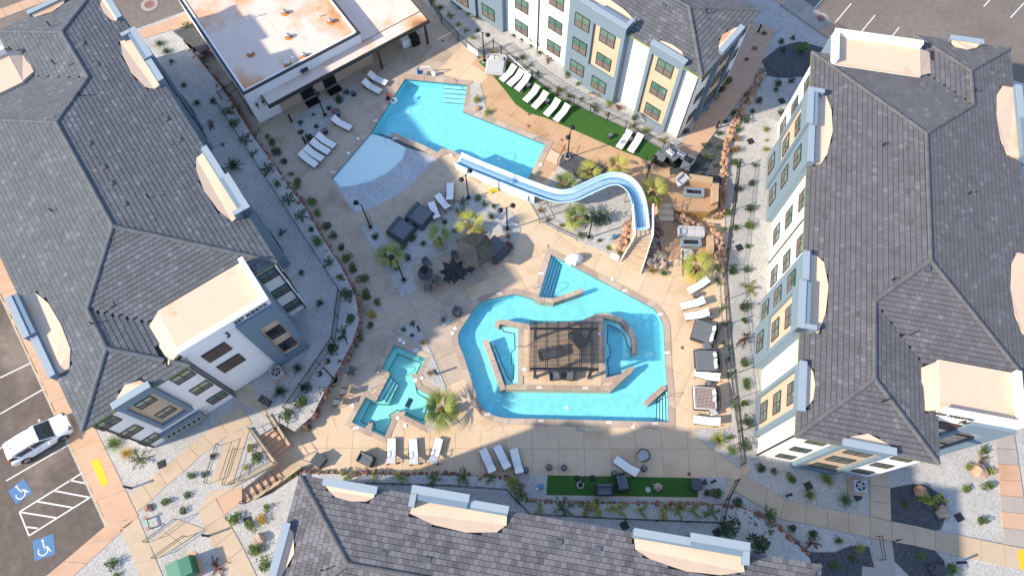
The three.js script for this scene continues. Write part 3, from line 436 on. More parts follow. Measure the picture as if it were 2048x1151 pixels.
  const plainBay = (side, s0, s1, d, top, floors, s) => { mesh('bay_wall', onSide(side, s0, s1, -.31, d, 0, EV + top), M.blue, B); for (const f of floors) winAt(side, s, 1.5 + 2.9 * f, d); cap(side, s0, s1, d - .36, d, EV + top); };
  const ret = (side, s, d0, d1, y1, w = .3) => { mesh('parapet_return', onSide(side, s, s + w, d0, d1, EV + .05, y1), M.blue, B); mesh('parapet_cap', onSide(side, s - .03, s + w + .03, d0, d1 - .44, y1, y1 + .07), M.cap, B); };
  bay('c0', 4.4, 7.75, .46, 1.0, 0, 3.2, [0, 1, 2]); plainBay('c0', 7.76, 11.0, .2, .8, [0, 1, 2], 9.2); ret('c0', 4.4, -.75, .44, EV + 1.0);
  patch('c0', [[4.7, -.05], [10.95, -.05]], [[10.8, .9], [9.9, 1.3], [7.8, 1.63], [5.8, 1.5], [4.45, 1.1]]);
  plainBay('c0', 18.55, 20.95, .2, .8, [0, 1, 2], 20.0); bay('c0', 20.96, 24.4, .46, 1.0, 0, 3.2, [0, 1, 2]); ret('c0', 24.1, -.75, .44, EV + 1.0);
  patch('c0', [[18.6, -.05], [24.1, -.05]], [[24.35, 1.1], [22.8, 1.5], [20.8, 1.62], [19.0, 1.3], [18.5, .8]]);
  bay('c0', 26.6, 29.9, .06, .55, 0, 0.5, [0, 1, 2]); patch('c0', [[26.7, .32], [29.8, .32]], [[29.5, .6], [29, .92], [28, 1.0], [27.1, .85], [26.7, .55]]);
  for (const s of [2.1, 12.95, 16.85]) for (const f of [0, 1, 2]) winAt('c0', s, 1.5 + 2.9 * f, -.32);
  bay('LB', 2.85, 6.05, .06, .55, 0, .5, [0, 1, 2], .2); for (const f of [0, 1, 2]) { winAt('LB', 1.9, 1.5 + 2.9 * f, -.32, 1.2, 1.15); winAt('LB', 7.45, 1.5 + 2.9 * f, -.32, 1.2, 1.15); }
  bay('Lb', 10.8, 13.3, .06, .55, 2.6, 3.1, [1, 2], 0, 1.15, 1.1); patch('Lb', [[10.95, .32], [13.1, .32]], [[12.9, .6], [12.1, 1.05], [11.2, .8]]); patch('LB', [[3.1, .32], [5.9, .32]], [[5.7, .6], [4.4, 1.0], [3.3, .6]]);
  for (const f of [0, 1, 2]) for (const s of [9.25, 14.65]) winAt('Lb', s, 1.5 + 2.9 * f, -.32, 1.35, 1.3);
  for (const f of [0, 1, 2]) { winAt('A0', 1.08, 1.5 + 2.9 * f, -.32, 1.3, 1.3); winAt('A1', 14.5, 1.5 + 2.9 * f, -.32, 1.3, 1.3); }
  // the far long side
  bay('cW', .9, 4.2, .2, .7, 0, 3.2, [0, 1, 2]); plainBay('cW', 4.21, 7.6, .45, 1.0, [0, 1, 2], 6); patch('cW', [[1.0, .1], [7.5, .1]], [[7.4, 1.1], [6, 1.6], [4, 1.75], [2, 1.6], [.9, 1.0]]);
  bay('cW', 15.6, 18.8, .2, .7, 0, 3.2, [0, 1, 2]); plainBay('cW', 18.81, 22, .45, 1.0, [0, 1, 2], 20.4); patch('cW', [[15.7, .1], [21.9, .1]], [[21.8, 1.1], [20.5, 1.6], [18.5, 1.75], [16.6, 1.5], [15.6, 1.0]]);
  for (const s of [10, 13, 24]) for (const f of [0, 1, 2]) winAt('cW', s, 1.5 + 2.9 * f, -.32);
  // downpipes
  const dp = []; for (const s of [14.9, 31.2]) dp.push(onSide('c0', s, s + .09, -.32, -.22, 0, EV - .1)); dp.push(onSide('Lb', 15.1, 15.2, -.32, -.22, 0, EV - .1), onSide('Lb', 8.35, 8.45, -.32, -.22, 0, EV - .1), onSide('A0', .34, .44, -.32, -.22, 0, EV - .1)); for (const g of dp) mesh('downpipe', g, M.frame, B);
  // storey joints in the white stucco
  for (const y of [2.95, 5.85]) mesh('control_joint', prism(offset(inset, .006), y, .03), M.cap2, B);
  // stair tower in the corner between the wings
  const tower = (side, a0, a1, c0, c1, text, letter) => {
    const T = EV + 1.15, fl = side === 'A0', out = fl ? -a0 : a1 - LA, back = fl ? -a1 : a0 - LA, sp = fl ? c0 + 2.75 : c1 - 2.75, wl = fl ? [sp, c1] : [c0, sp], bl = fl ? [c0, sp] : [sp, c1];
    mesh('tower_wall', onSide(side, wl[0], wl[1], back, out - .02, 0, EV + .5), M.white, B);
    const t0 = bl[0] + .4, t1 = bl[1] - .9, P = [];
    P.push(onSide(side, bl[0], t0, back, out + .22, 0, EV + .35), onSide(side, t1, bl[1], back, out + .22, 0, EV + .35), onSide(side, t0, t1, back, out + .22, 0, .9), onSide(side, t0, t1, back, out + .22, EV - 1.6, EV + .35)); mesh('tower_frame', P, M.blue, B);
    mesh('tower_wall', onSide(side, bl[0], bl[1], back, out - .02, EV + .35, EV + .5), M.white, B); mesh('tower_panel', onSide(side, t0, t1, back, out, .9, EV - 1.6), M.tan, B);
    for (const y of [2.3, 5.1]) { const g = new THREE.Group(); g.name = 'window'; B.add(g); placeOn(g, side, (t0 + t1) / 2, out + .03, y); mesh('frame', [box(1.15, 1.6, .08)], M.frame, g); mesh('pane', box(1.05, .7, .02, 0, .38, .05), M.glassDark, g); mesh('pane', box(1.05, .7, .02, 0, -.38, .05), M.glassDark, g); }
    for (const y of [4.6, 7.2]) { const g = new THREE.Group(); g.name = 'shuttered_window'; B.add(g); placeOn(g, side, fl ? c1 - 1.6 : c0 + 1.6, out + .03, y); mesh('frame', box(1.75, 1.5, .06), M.frame, g); for (const q of [-1, 1]) mesh('shutter', box(.8, 1.4, .04, q * .42, 0, .04), M.shade, g); }
    const m0 = fl ? a0 + .3 : a0, m1 = fl ? a1 : a1 - .3, mc0 = fl ? c0 + .3 : c0, mc1 = fl ? c1 : c1 - .3;
    mesh('roof_membrane', box(m1 - m0, .1, mc1 - mc0, (m0 + m1) / 2, EV + .62, -(mc0 + mc1) / 2), M.membrane[1], roof);
    voids.push([[a0, c0], [a1, c0], [a1, c1], [a0, c1]]);
    const ck = fl ? [[a1 - .1, c1, .62], [a0 + .3, c1, .62], [a0 + .1, c1 + 1.15, .2], [.6, c1 + 1.0, .32]] : [[a0 + .1, c0, .62], [a1 - .3, c0, .62], [a1 - .1, c0 - 1.0, .2], [LA - .6, c0 - 1.0, .45]];
    voids.push(ck.map(p => [p[0], p[1]])); const ym = new Map(ck.map(p => [p[0].toFixed(2) + (-p[1]).toFixed(2), EV + p[2] + .04])); mesh('roof_membrane', prism(ck.map(p => [p[0], -p[1]]), (px, pz) => ym.get(px.toFixed(2) + pz.toFixed(2)) ?? EV + .5, .3), M.membrane[0], roof);
    mesh('parapet', onSide(side, c0, c1, out - .3, out - .02, EV + .5, T + .001), M.white, B); mesh('parapet', box(a1 - a0 - .4, T - EV - .5, .26, fl ? (a0 + a1) / 2 + .2 : (a0 + a1) / 2 - .2, (T + EV + .5) / 2, -(fl ? c0 + .14 : c1 - .14)), M.white, B);
    mesh('parapet_cap', onSide(side, c0 - .04, c1, out - .36, out + .05, T + .002, T + .08), M.cap2, B); mesh('parapet_cap', box(a1 - a0 - .4, .078, .36, fl ? (a0 + a1) / 2 + .2 : (a0 + a1) / 2 - .2, T + .041, -(fl ? c0 + .14 : c1 - .14)), M.cap2, B);
    const word = (s, size, at, y) => { const g = new TextGeometry(s, { font, size, depth: .05, curveSegments: 3 }); g.computeBoundingBox(); g.translate(-(g.boundingBox.max.x) / 2, 0, 0); const o = mesh('lettering', g, M.frame, B); placeOn(o, side, at, out + .0, y); };
    const tc = fl ? (c0 + sp) / 2 + .1 : (c0 + sp) / 2 - .3; word(text, .33, tc, EV + .55); word(letter, .62, fl ? sp + .75 : sp - .2, EV - .35);
  };
  for (const t of opt.towers || []) tower(...t);
  // roof tiles: those that show largest are single pieces, the rest one mass
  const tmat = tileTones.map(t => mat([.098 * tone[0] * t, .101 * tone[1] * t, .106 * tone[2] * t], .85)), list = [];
  const eye = V3(0, 54, 0), dummy = new THREE.Object3D(), tilt = Math.atan(SL) - .05;
  for (const [f, e, n, o] of faces) {
    const poly = f.map(p => [p[0], p[1]]), ss = poly.map(p => (p[0] - o[0]) * e[0] + (p[1] - o[1]) * e[1]), dd = poly.map(p => (p[0] - o[0]) * n[0] + (p[1] - o[1]) * n[1]), s0 = Math.min(...ss), s1 = Math.max(...ss), d1 = Math.max(...dd);
    const yaw = Math.atan2(-(n[0]), n[1]);   // turns local -z (down the box) up the slope
    for (let r = 0; r * .335 < d1; r++) for (let s = s0 + (r % 2) * .167; s < s1; s += .334) {
      const d = r * .335 + .12, a = o[0] + e[0] * s + n[0] * d, c = o[1] + e[1] * s + n[1] * d;
      if (!inside([a, c], poly) || voids.some(v => inside([a, c], v))) continue;
      list.push({ a, c, d, n, y: EV + .125 + SL * d + rr(-.004, .004), j: rr(-.012, .012) });
    }
  }
  const place = t => { dummy.position.set(t.a, t.y, -t.c); dummy.rotation.set(0, 0, 0); const up = V3(t.n[0], SL * .72, -t.n[1]).normalize(), side = V3(0, 1, 0).cross(up).normalize(), nn = up.clone().cross(side); dummy.quaternion.setFromRotationMatrix(new THREE.Matrix4().makeBasis(side, nn, up)); dummy.rotateY(t.j); dummy.updateMatrix(); };
  for (const t of list) { const w = V3(t.a, t.y, -t.c).applyMatrix4(B.matrixWorld), q = w.clone().project(camera); t.far = (Math.abs(q.x) < 1 && Math.abs(q.y) < 1 ? 0 : 500) + w.distanceTo(eye); t.k = sat((opt.patchy * (nB(t.a / 14 + opt.off, t.c / 14) * .9 + rnd() * .55 - .45) + .42 + (rnd() - .5) * .28)); if (rnd() < .012) t.k = 1; }
  camera.updateMatrixWorld(); list.sort((p, q) => p.far - q.far);
  list.slice(0, 300).forEach(t => { place(t); const m = mesh('roof_tile', tileGeo, tmat[Math.min(7, Math.floor(t.k * 8))], roof); m.position.copy(dummy.position); m.quaternion.copy(dummy.quaternion); });
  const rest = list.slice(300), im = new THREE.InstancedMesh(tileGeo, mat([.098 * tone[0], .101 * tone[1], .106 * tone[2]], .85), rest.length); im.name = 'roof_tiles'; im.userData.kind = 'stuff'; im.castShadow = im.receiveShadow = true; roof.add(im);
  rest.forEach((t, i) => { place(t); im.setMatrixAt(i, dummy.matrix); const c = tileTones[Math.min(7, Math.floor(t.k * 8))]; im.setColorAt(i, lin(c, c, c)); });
  for (const [p, q] of [[rA0, rA1], [rA1, rB0], [rB0, rB1], [rA0, rb0], [rb0, rb1], [A00, rA0], [B0, rB1], [B8, rB1], [A1, rA1], [bE, rb1], [bW, rb1]]) {
    const P = V3(p[0], EV + .14 + p[2], -p[1]), Q = V3(q[0], EV + .14 + q[2], -q[1]), len = P.distanceTo(Q), k = Math.floor(len / .40), dir = Q.clone().sub(P).normalize(), side = V3(0, 1, 0).cross(dir).normalize(), up = dir.clone().cross(side), qq = new THREE.Quaternion().setFromRotationMatrix(new THREE.Matrix4().makeBasis(side, up, dir));
    for (let i = 0; i < k; i++) { const v = P.clone().lerp(Q, (i + .5) / k); if (voids.some(o => inside([v.x, -v.z], o))) continue; const m = mesh('ridge_tile', ridgeGeo, tmat[2 + (i * 7 + 3) % 4], roof); m.position.copy(v); m.quaternion.copy(qq); }
  }
  for (const [a, c] of opt.vents || [[9, 5], [20, 5.5], [24, 6], [12, 11], [28.5, 5], [2.5, 12]]) { const d = Math.min(c, W - c, a < LA ? 99 : wB - c); const g = mesh('vent_pipe', cyl(.05, .05, .5, 0, 0, 0, 8), M.iron, roof); g.position.set(a, EV + .05 + SL * Math.max(0, d), -c); }
  for (const [a, c] of [[12.9, 6.6], [15.4, 6.7], [13, 1.3], [15.3, 1.3], [22.7, 3.5], [25.3, 3.6], [18.9, 7.6], [3.2, 10.5], [9.2, 6.6], [11.3, 6.7]]) { const d = Math.min(c, W - c, a, LA - a > 0 && c > wB ? LA - a : 99, LB - a); const g = mesh('flat_vent', box(.42, .05, .36), M.flatVent, roof); g.position.set(a, EV + .165 + SL * d, -c); g.rotation.x = Math.atan(SL) * .0; }
  return B;
}
const BLD = {
  R: building('white and blue three-storey block with lettered tower, beside the long gravel strip and black fence', 23.92, -39.4, 101.2, 0, [1.05, 1, 1], { patchy: .55, off: .1, towers: [['A1', LA - 1.3, LA + 2.4, wB - .1, 13.7, '224 NORTH', 'M'], ['A0', -1.7, 1.35, 1.4, W - wb + .05, '224 NORTH', 'M']] }),
  L: building('grey-roofed three-storey block with 207 NORTH tower beside the car park', -16.73, -20.38, -125.26, 1.08, [1.0, 1.06, 1.1], { patchy: .6, off: .4, towers: [['A0', -2.7, 1.1, 1.75, W - wb + .05, '207 NORTH', 'J'], ['A1', LA - 1.3, LA + 2.4, wB - .1, 13.7, '207 NORTH', 'J']] }),  // bluish tone: shade on this roof is put into the tile colour
  S: building('three-storey block with mottled grey tile roof beside the turf strip and lower fence', 17.68, -.76, 189.4, .99, [1.06, 1, 1], { patchy: 1.5, off: .7 }),
  T: building('white and blue three-storey block facing the row of loungers on turf', -9.77, -56.77, 39.11, .06, [1.02, 1.02, 1.05], { patchy: .7, off: .2 }),
};

function rockGeo(i) { return rocks[((i % 8) + 8) % 8]; }
function makeRock(k) { const g = new THREE.IcosahedronGeometry(1, 1), p = g.attributes.position, m = new Map(); let s = k * 997 + 5; const r = () => { s = (s * 1664525 + 1013904223) >>> 0; return s / 4294967296; }; for (let i = 0; i < p.count; i++) { const key = [p.getX(i), p.getY(i), p.getZ(i)].map(v => v.toFixed(3)).join(); if (!m.has(key)) m.set(key, .72 + .5 * r()); const f = m.get(key); p.setXYZ(i, p.getX(i) * f, p.getY(i) * f * .8, p.getZ(i) * f); } g.computeVertexNormals(); return g; }
const rocks = Array.from({ length: 8 }, (_, k) => makeRock(k));
// ---------- clubhouse ----------
{
  const T = thing('clubhouse', 'low flat-roofed clubhouse with rust-stained white roof and tan siding', 'building', [-23.92, -39.09], 0, .61), loc = ([x, z]) => { const dx = x + 23.92, dz = z + 39.09, c = Math.cos(.61), s = Math.sin(.61); return [dx * c - dz * s, dx * s + dz * c]; };
  mesh('wall', box(11.75, 4.15, 15, 5.875, 2.075, -7.5), M.white, T);
  const rf = mesh('roof', box(11.35, .1, 14.6, 5.875, 4.14, -7.5), M.clubRoof, T);
  mesh('parapet_cap', [box(11.9, .16, .22, 5.875, 4.26, -.06), box(.22, .16, 15, .06, 4.26, -7.55), box(.22, .16, 15, 11.69, 4.26, -7.55)], M.frame, T);
  mesh('parapet', [box(11.4, .2, .2, 5.875, 4.2, -.25), box(.2, .2, 14.6, .25, 4.2, -7.5), box(.2, .2, 14.6, 11.5, 4.2, -7.5)], M.white, T);
  const low = mesh('canopy_roof', [box(16.7, .18, 1.3, 9.75, 3.02, .68), box(6.2, .18, 15, 14.98, 3.02, -7.6)], M.clubRoof, T);
  mesh('canopy_fascia', [box(16.9, .42, .1, 9.75, 2.98, 1.38), box(.1, .42, 1.4, 1.34, 2.98, .66), box(.1, .42, 16.4, 18.13, 2.98, -6.8)], M.bronze, T);
  for (let i = 0; i < 46; i++) mesh('siding_board', box(.205, 2.75, .05, 2.5 + i * .216, 1.4, .03), M.tan, T);
  for (const x of [5.2, 7.55]) { const d = mesh('door', box(1.25, 2.3, .06, x, 1.18, .08), M.frame, T); mesh('door_glass', box(1.0, 2.0, .02, x, 1.2, .125), M.glassDark, d); const m = mesh('door_mat', box(1.3, .02, .8, x, .06, .75), M.iron, T); }
  mesh('wall', box(.3, 3, 12, 18.0, 1.5, -9), M.white, T); mesh('wall', box(5.5, 3, .25, 15, 1.5, -4.2), M.tan, T);
  for (const x of [12.6, 17.8]) mesh('canopy_post', box(.2, 2.9, .2, x, 1.45, 1.1), M.bronze, T);
  for (const [x, z, s] of [...[[-21.42,-48.3],[-20.73,-45.47],[-17.08,-47.21],[-23.91,-43.53],[-19.03,-43.28],[-20.43,-42.34]]].map(p => [...loc(p), 1])) { const f = mesh('roof_fan', [cyl(.17, .17, .3, x, 4.15, z), (() => { const g = new THREE.SphereGeometry(.24, 14, 8, 0, 2 * PI, 0, PI / 2); g.scale(1, .8, 1); g.translate(x, 4.45, z); return g; })()], M.steel, rf); mesh('flashing', cyl(.42, .36, .06, x, 4.16, z, 16), M.rust, f); }
  for (const p of [[-25.3,-47.18],[-24.8,-47.4],[-24.32,-47.82],[-23.76,-48],[-18.19,-47.86],[-19.99,-42.86]]) { const [x, z] = loc(p); mesh('vent_pipe', cyl(.06, .06, .45, x, 4.15, z, 8), M.whiteMetal, rf); }
  for (const p of [[-19.01,-42.1],[-14.47,-44.18]]) { const [x, z] = loc(p); mesh('wall_vent', box(.7, .3, .2, x, p[1] > -43 ? 3.5 : 2.2, .1), M.frame, T); }
  for (const x of [.6, 1.2]) mesh('wall_hook', [box(.06, .9, .1, x, 2.3, .06), box(.3, .05, .1, x, 2.4, .06)], M.iron, T);
  for (let i = 0; i < 3; i++) mesh('roof_seam', box(.03, .006, 14.2, 2.6 + i * 3.1, 4.195, -7.5), M.membrane[0], rf);
}
// ---------- boundary fences ----------
function fence(label, pts, y, hgt = 1.45) {
  const yy = i => Array.isArray(y) ? y[i] : y, F = thing('metal_fence', label, 'fence', pts[0], yy(0)), o = pts[0], rails = [], pick_ = [];
  for (let i = 1; i < pts.length; i++) {
    const a = pts[i - 1], b = pts[i], L = dist(a, b), n = Math.max(1, Math.round(L / 2.3)), ya = yy(i - 1) - yy(0), yb = yy(i) - yy(0), Y = t => ya + (yb - ya) * t;
    for (const r of [.12, hgt - .1, hgt - .3]) mesh('rail', rod([a[0] - o[0], Y(0) + r, a[1] - o[1]], [b[0] - o[0], Y(1) + r, b[1] - o[1]], .02, 5), M.iron, F);
    for (let k = i === 1 ? 0 : 1; k <= n; k++) { const p = lerp2(a, b, k / n); mesh('post', box(.06, hgt + .06, .06, p[0] - o[0], Y(k / n) + (hgt + .06) / 2 - .03, p[1] - o[1], turnTo(a, b)), M.iron, F); }
    const q = Math.floor(L / .115); for (let k = 1; k < q; k++) { const p = lerp2(a, b, k / q); pick_.push(box(.017, hgt - .12, .017, p[0] - o[0], Y(k / q) + hgt / 2 + .03, p[1] - o[1])); }
  }
  const pk = mesh('pickets', pick_, M.iron, F); pk.userData.kind = 'stuff'; return F;
}
fence('black picket fence along the shaded gravel beside the grey-roofed block', [[-27.5,-40.27],[-21.02,-30.97],[-14.42,-21.55],[-14.55,-17.38],[-17.62,-11.89]], 1);
fence('black picket fence between the planting strip and the mottled roof block', [[-13.13,-6.53],[-5.01,-6.27],[-0.86,-5.99],[0.81,-4.31],[7.69,-3.96],[14.38,-3.71]], .95, 1.2);
fence('short black fence run with gate at the turf end', [[14.48,-3.74],[15.25,-5.38],[16.21,-6.76]], [.9, .3, .05], 1.35);
fence('black picket fence between the loungers and the lettered white block', [[19.72,-34.08],[18.75,-29.76],[17.24,-23.47],[16.93,-16.99],[16.88,-12.91],[16.8,-7.93]], .03);
fence('black picket fence behind the turf row of loungers', [[-9.66,-55.29],[-7.41,-50.9],[-5.71,-48.68],[-3.75,-46.51],[-2.27,-47.72],[-1.48,-46.92],[1.44,-44.02],[3.83,-42.03],[6.8,-40.07],[9.95,-38.27],[13.2,-35.97],[14,-35.7]], .04, 1.3);
fence('small black gate panel between clubhouse and rock wall', [[-27.39,-41.07],[-26.38,-42.54],[-24.79,-40.06]], [.9, .5, 0], 1.3);
function railing(label, pts, posts, mat_ = M.iron, r = .025, mid = true) {   // pts: [x, y, z] of the top rail
  const T = thing('handrail', label, 'handrail', [pts[0][0], pts[0][2]], 0), o = pts[0], q = pts.map(p => [p[0] - o[0], p[1], p[2] - o[2]]);
  mesh('top_rail', pipe(q, r), mat_, T); if (mid) mesh('lower_rail', pipe(q.map(p => [p[0], p[1] - .42, p[2]]), r * .8), mat_, T);
  for (const i of posts) mesh('post', rod([q[i][0], q[i][1] - .92, q[i][2]], q[i], r), mat_, T); return T;
}
const up = (p, y) => [p[0], y, p[1]];
railing('thin black guard rail beside the slide run-out walk', [up([0.95,-30.69], .95), up([1.93,-28.57], .95)], [0, 1]);
railing('long black guard rail round the palm and lamp bed', [up([1.93,-28.57], .8), up([3.49,-27.7], .8), up([5.08,-26.84], .8)], [0, 1, 2]);
railing('black handrail on the terrace steps by the sofa', [up([12.53,-24], .95), up([12.4,-25.18], 1.45)], [0, 1]);
railing('black handrail between the steps and the orange plants', [up([13.8,-24.21], .95), up([13.79,-25.28], 1.45)], [0, 1]);
railing('black handrail on the upper terrace steps', [up([13.44,-28.24], 1.45), up([13.49,-29.85], 1.95)], [0, 1]);
railing('black handrail on the short steps beside the pool end', [up([3.62,-34.48], .9), up([4.32,-35.97], .95)], [0, 1]);
for (const [a, b, w] of [[[-22.83,-6.5], [-22.36,-9.3], 'outer'], [[-21.46,-6.38], [-21.05,-8.98], 'inner']]) railing(`black handrail on the ${w} edge of the ramp walk`, [up(a, 1.95), up(b, 1.95)], [0, 1]);
railing('black handrail across the white gravel triangle', [up([-21.07,-6.43], 1.9), up([-18.23,-8.02], 1.9), up([-20.23,-10.5], 1.9)], [0, 1, 2]);
railing('black handrail on the open side of the lower stair flight', [up([-20.07,-5.07], 1.9), up([-17.67,-6.97], 1.0)], [0, 1]);
railing('black handrail on the fence side of the upper stair flight', [up([-18.98,-11.45], 1.9), up([-17.57,-9.47], 1.1)], [0, 1]);
for (const [a, b, w] of [[[-26.47,-2.45], [-24.53,-3.98], 'upper'], [[-25.66,-1.39], [-23.72,-2.84], 'lower']]) railing(`black handrail on the ${w} side of the grey ramp`, [up(a, 1.9), up(b, 1.9)], [0, 1]);
railing('black handrail on the grey garden stair', [up([25.96,-2.87], .9), up([25.91,-1.29], .9)], [0, 1]); railing('short black handrail at the head of the grey stair', [up([26.97,-2.53], .9), up([27.36,-2.64], .9)], [0, 1]);
railing('steel rail along the pebble beach edge', [up([-16.97,-33.45], .5), up([-15.71,-31.64], .5), up([-14.4,-29.67], .5)], [0, 1, 2], M.steel, .02, false);
for (const [a, b, n] of [[[-12.01,-36.93], [-11.4,-37.96], 'beach steps'], [[-6.92,-42.18], [-6.83,-44.54], 'corner steps'], [[-3.2,-34.52], [-2.46,-35.9], 'slide splash edge'], [[5.41,-22.15], [5.89,-23.23], 'wedge steps wall'], [[1.42,-22.44], [2.24,-21.92], 'wide wedge steps'], [[11.03,-12.97], [12.54,-13.19], 'river corner steps'], [[-0.47,-17.01], [0.63,-17.28], 'wedge-shaped island spa'], [[6.99,-16.95], [7.62,-16.76], 'round island spa'], [[-11.14,-15.07], [-10.28,-14.64], 'hot tub steps'], [[-11.7,-13.84], [-10.92,-13.21], 'hot tub lower steps'], [[1.52,-37.29], [2.06,-37.19], 'deep pool ladder']]) {
  const T = thing('pool_rail', `steel grab rail at the ${n}`, 'handrail', a, 0), q = [b[0] - a[0], b[1] - a[1]]; mesh('rail', pipe([[0, .02, 0], [0, .75, 0], [q[0] * .25, .88, q[1] * .25], [q[0] * .7, .6, q[1] * .7], [q[0], -.25, q[1]]], .024, 6, 24), M.steel, T); mesh('flange', cyl(.06, .06, .02, 0, .035, 0), M.steel, T);
}
// ---------- west stairs ----------
{
  const st = (label, A, B, C, D, n, y0, y1) => { const T = thing('stone_stair', label, 'stairs', [0, 0]); for (let i = 0; i < n; i++) { const q = [lerp2(A, D, i / n), lerp2(B, C, i / n), lerp2(B, C, (i + 1) / n), lerp2(A, D, (i + 1) / n)], y = y0 + (y1 - y0) * (i + 1) / (n + 1); mesh('step', prism(q, y, Math.max(.18, y + .06)), M.walkPink[i % 2], T); } return T; };
  st('tan stair flight beside the fence going down from the entrance walk', [-19.78,-10.03], [-18.86,-10.8], [-17.4,-9.34], [-18.5,-8.49], 5, LV, 0);
  st('tan stair flight with dark risers below the white gravel triangle', [-21.01,-6.31], [-20.03,-5.07], [-17.67,-6.99], [-18.39,-7.99], 6, LV, 0);
  const l = thing('stair_landing', 'tan concrete landing between the two stair flights', 'landing', [0, 0]); mesh('slab', prism([[-18.53,-8.51],[-17.43,-9.36],[-16.54,-8.42],[-14.98,-7.91],[-16.39,-7.83],[-17.7,-7],[-18.42,-8]], .06, .1), M.walk[0], l);
  for (const [lb, pts, y] of [['low tan kerb wall inside the stair triangle', [[-20.37,-10.54],[-18.1,-7.98],[-21.01,-6.35]], 1.16], ['low tan kerb wall along the fence side stair', [[-19,-11.58],[-17.25,-9.34]], 1.1], ['low tan kerb wall below the dark riser stair', [[-20.03,-5.03],[-17.53,-6.8],[-16.31,-7.77]], .75]]) { const T = thing('kerb_wall', lb, 'low wall', [0, 0]); for (let i = 1; i < pts.length; i++) mesh('wall_piece', box(dist(pts[i - 1], pts[i]) + .1, 1.2, .2, (pts[i - 1][0] + pts[i][0]) / 2, y - .6, (pts[i - 1][1] + pts[i][1]) / 2, turnTo(pts[i - 1], pts[i])), M.walk[0], T); }
}
// ---------- terraces with fire pits ----------
{
  const up1 = struct(mesh('terrace', prism([[11.99,-30.09],[12.4,-30.08],[13.56,-31.83],[14.29,-33.08],[15.19,-32.89],[17.65,-31.93],[17.28,-29.54],[16.53,-29.12],[13.44,-29.33],[13.51,-30.08]], .9, 1), M.terrace)), lo = struct(mesh('terrace', prism([[12,-28.41],[13.96,-28.4],[16.96,-28.22],[16.65,-25.38],[13.88,-25.34],[13.79,-24.9],[12.31,-24.85],[12.17,-26.17]], .45, .6), M.terrace));
  const S = (A, B, C, D, n, y0, y1, lb) => { const T = thing('stone_stair', lb, 'stairs', [0, 0]); for (let i = 0; i < n; i++) { const y = y0 + (y1 - y0) * (i + 1) / (n + 1); mesh('step', prism([lerp2(A, D, i / n), lerp2(B, C, i / n), lerp2(B, C, (i + 1) / n), lerp2(A, D, (i + 1) / n)], y, y - y0 + .08), M.deckTan[i % 3], T); } };
  S([12.39,-23.48], [13.84,-23.47], [13.83,-25], [12.36,-24.92], 3, 0, .45, 'tan steps from the pool deck up to the sofa terrace'); S([12.24,-28.46], [13.47,-28.45], [13.56,-30.19], [12.06,-30.2], 3, .45, .9, 'orange steps from the sofa terrace to the upper fire pit');
  S([2.59,-34.98], [3.66,-34.48], [4.06,-35.42], [3.04,-36.09], 3, 0, .14, 'short tan steps beside the pool end and lamp');
  const block = (lb, pts, y) => { const T = thing('bench_block', lb, 'bench', [0, 0]); mesh('seat_block', prism(pts, y - .06, .42), M.seatWall, T); mesh('seat_top', prism(offset(ccw(pts), .03), y, .06), M.seatWall, T); };
  block('long tan seat wall behind the upper fire pit', [[15.1,-32.59],[17,-32.25],[16.88,-31.63],[14.94,-32]], 1.36); block('tan seat wall at the end of the upper terrace', [[16.93,-31.63],[17.46,-31.63],[17.22,-29.89],[16.64,-29.66]], 1.36); block('tan seat wall beside the lower fire pit', [[16.06,-26.82],[16.6,-26.78],[16.45,-25.28],[15.91,-25.41]], .9);
  const pit = (lb, p, y, turn) => { const T = thing('fire_pit', lb, 'fire pit', p, y, turn); mesh('body', [rbox(1.75, .42, .2, .03, 0, .21, -.3), rbox(1.75, .42, .2, .03, 0, .21, .3), rbox(.25, .42, .5, .03, -.75, .21, 0), rbox(.25, .42, .5, .03, .75, .21, 0)], M.ash, T); mesh('burner_bed', box(1.3, .3, .42, 0, .17, 0), M.iron, T); for (let i = 0; i < 14; i++) mesh('lava_stone', rockGeo(i), M.blackGravel, T).position.set(rr(-.58, .58), .34, rr(-.15, .15)); T.children.filter(c => c.name === 'lava_stone').forEach(c => c.scale.setScalar(.06)); };
  pit('grey concrete fire pit on the upper orange terrace', [15.28,-30.88], .9, -.1); pit('grey concrete fire pit in front of the three-seat sofa', [14.67,-26.28], .45, -.03);
}
// ---------- rocks ----------
function rockWall(label, pts, y, size, mats, rows = 2, step = .55, spread = .35) {
  const T = thing('rock_wall', label, 'rock wall', [0, 0]), yy = t => typeof y === 'function' ? y(t) : y;
  const all = walk(pts, step), n = all.length; let cnt = 0;
  for (const w of all) for (let r = 0; r < rows; r++) { if (cnt > 298) break; cnt++; const o = (r - (rows - 1) / 2) * spread + rr(-.12, .12), s = size * rr(.6, 1.25), g = mesh('rock', rockGeo(Math.floor(rnd() * 8)), pick(mats), T); g.position.set(w.p[0] - Math.sin(w.a) * o + rr(-.1, .1), yy(w.s / (n * step)) - r * .0 + rr(-.08, .1), w.p[1] + Math.cos(w.a) * o); g.scale.set(s * rr(.8, 1.3), s * rr(.7, 1.1), s * rr(.7, 1.1)); g.rotation.set(rnd(), rnd() * 6.3, rnd()); }
  return T;
}
rockWall('curving red rock retaining wall along the shaded gravel slope', offset(rockLine, -.15, false), t => .72, .27, M.rockRed, 3, .5, .2);
rockWall('low red rock edging between the deck and the south planting strip', [...southLine.slice(0, 6)], .3, .17, M.rockRed, 2, .34, .16);
rockWall('red rock edging beside the turf strip', southLine.slice(5), .35, .18, [...M.rockRed, M.rockRed[2]], 2, .34, .16);
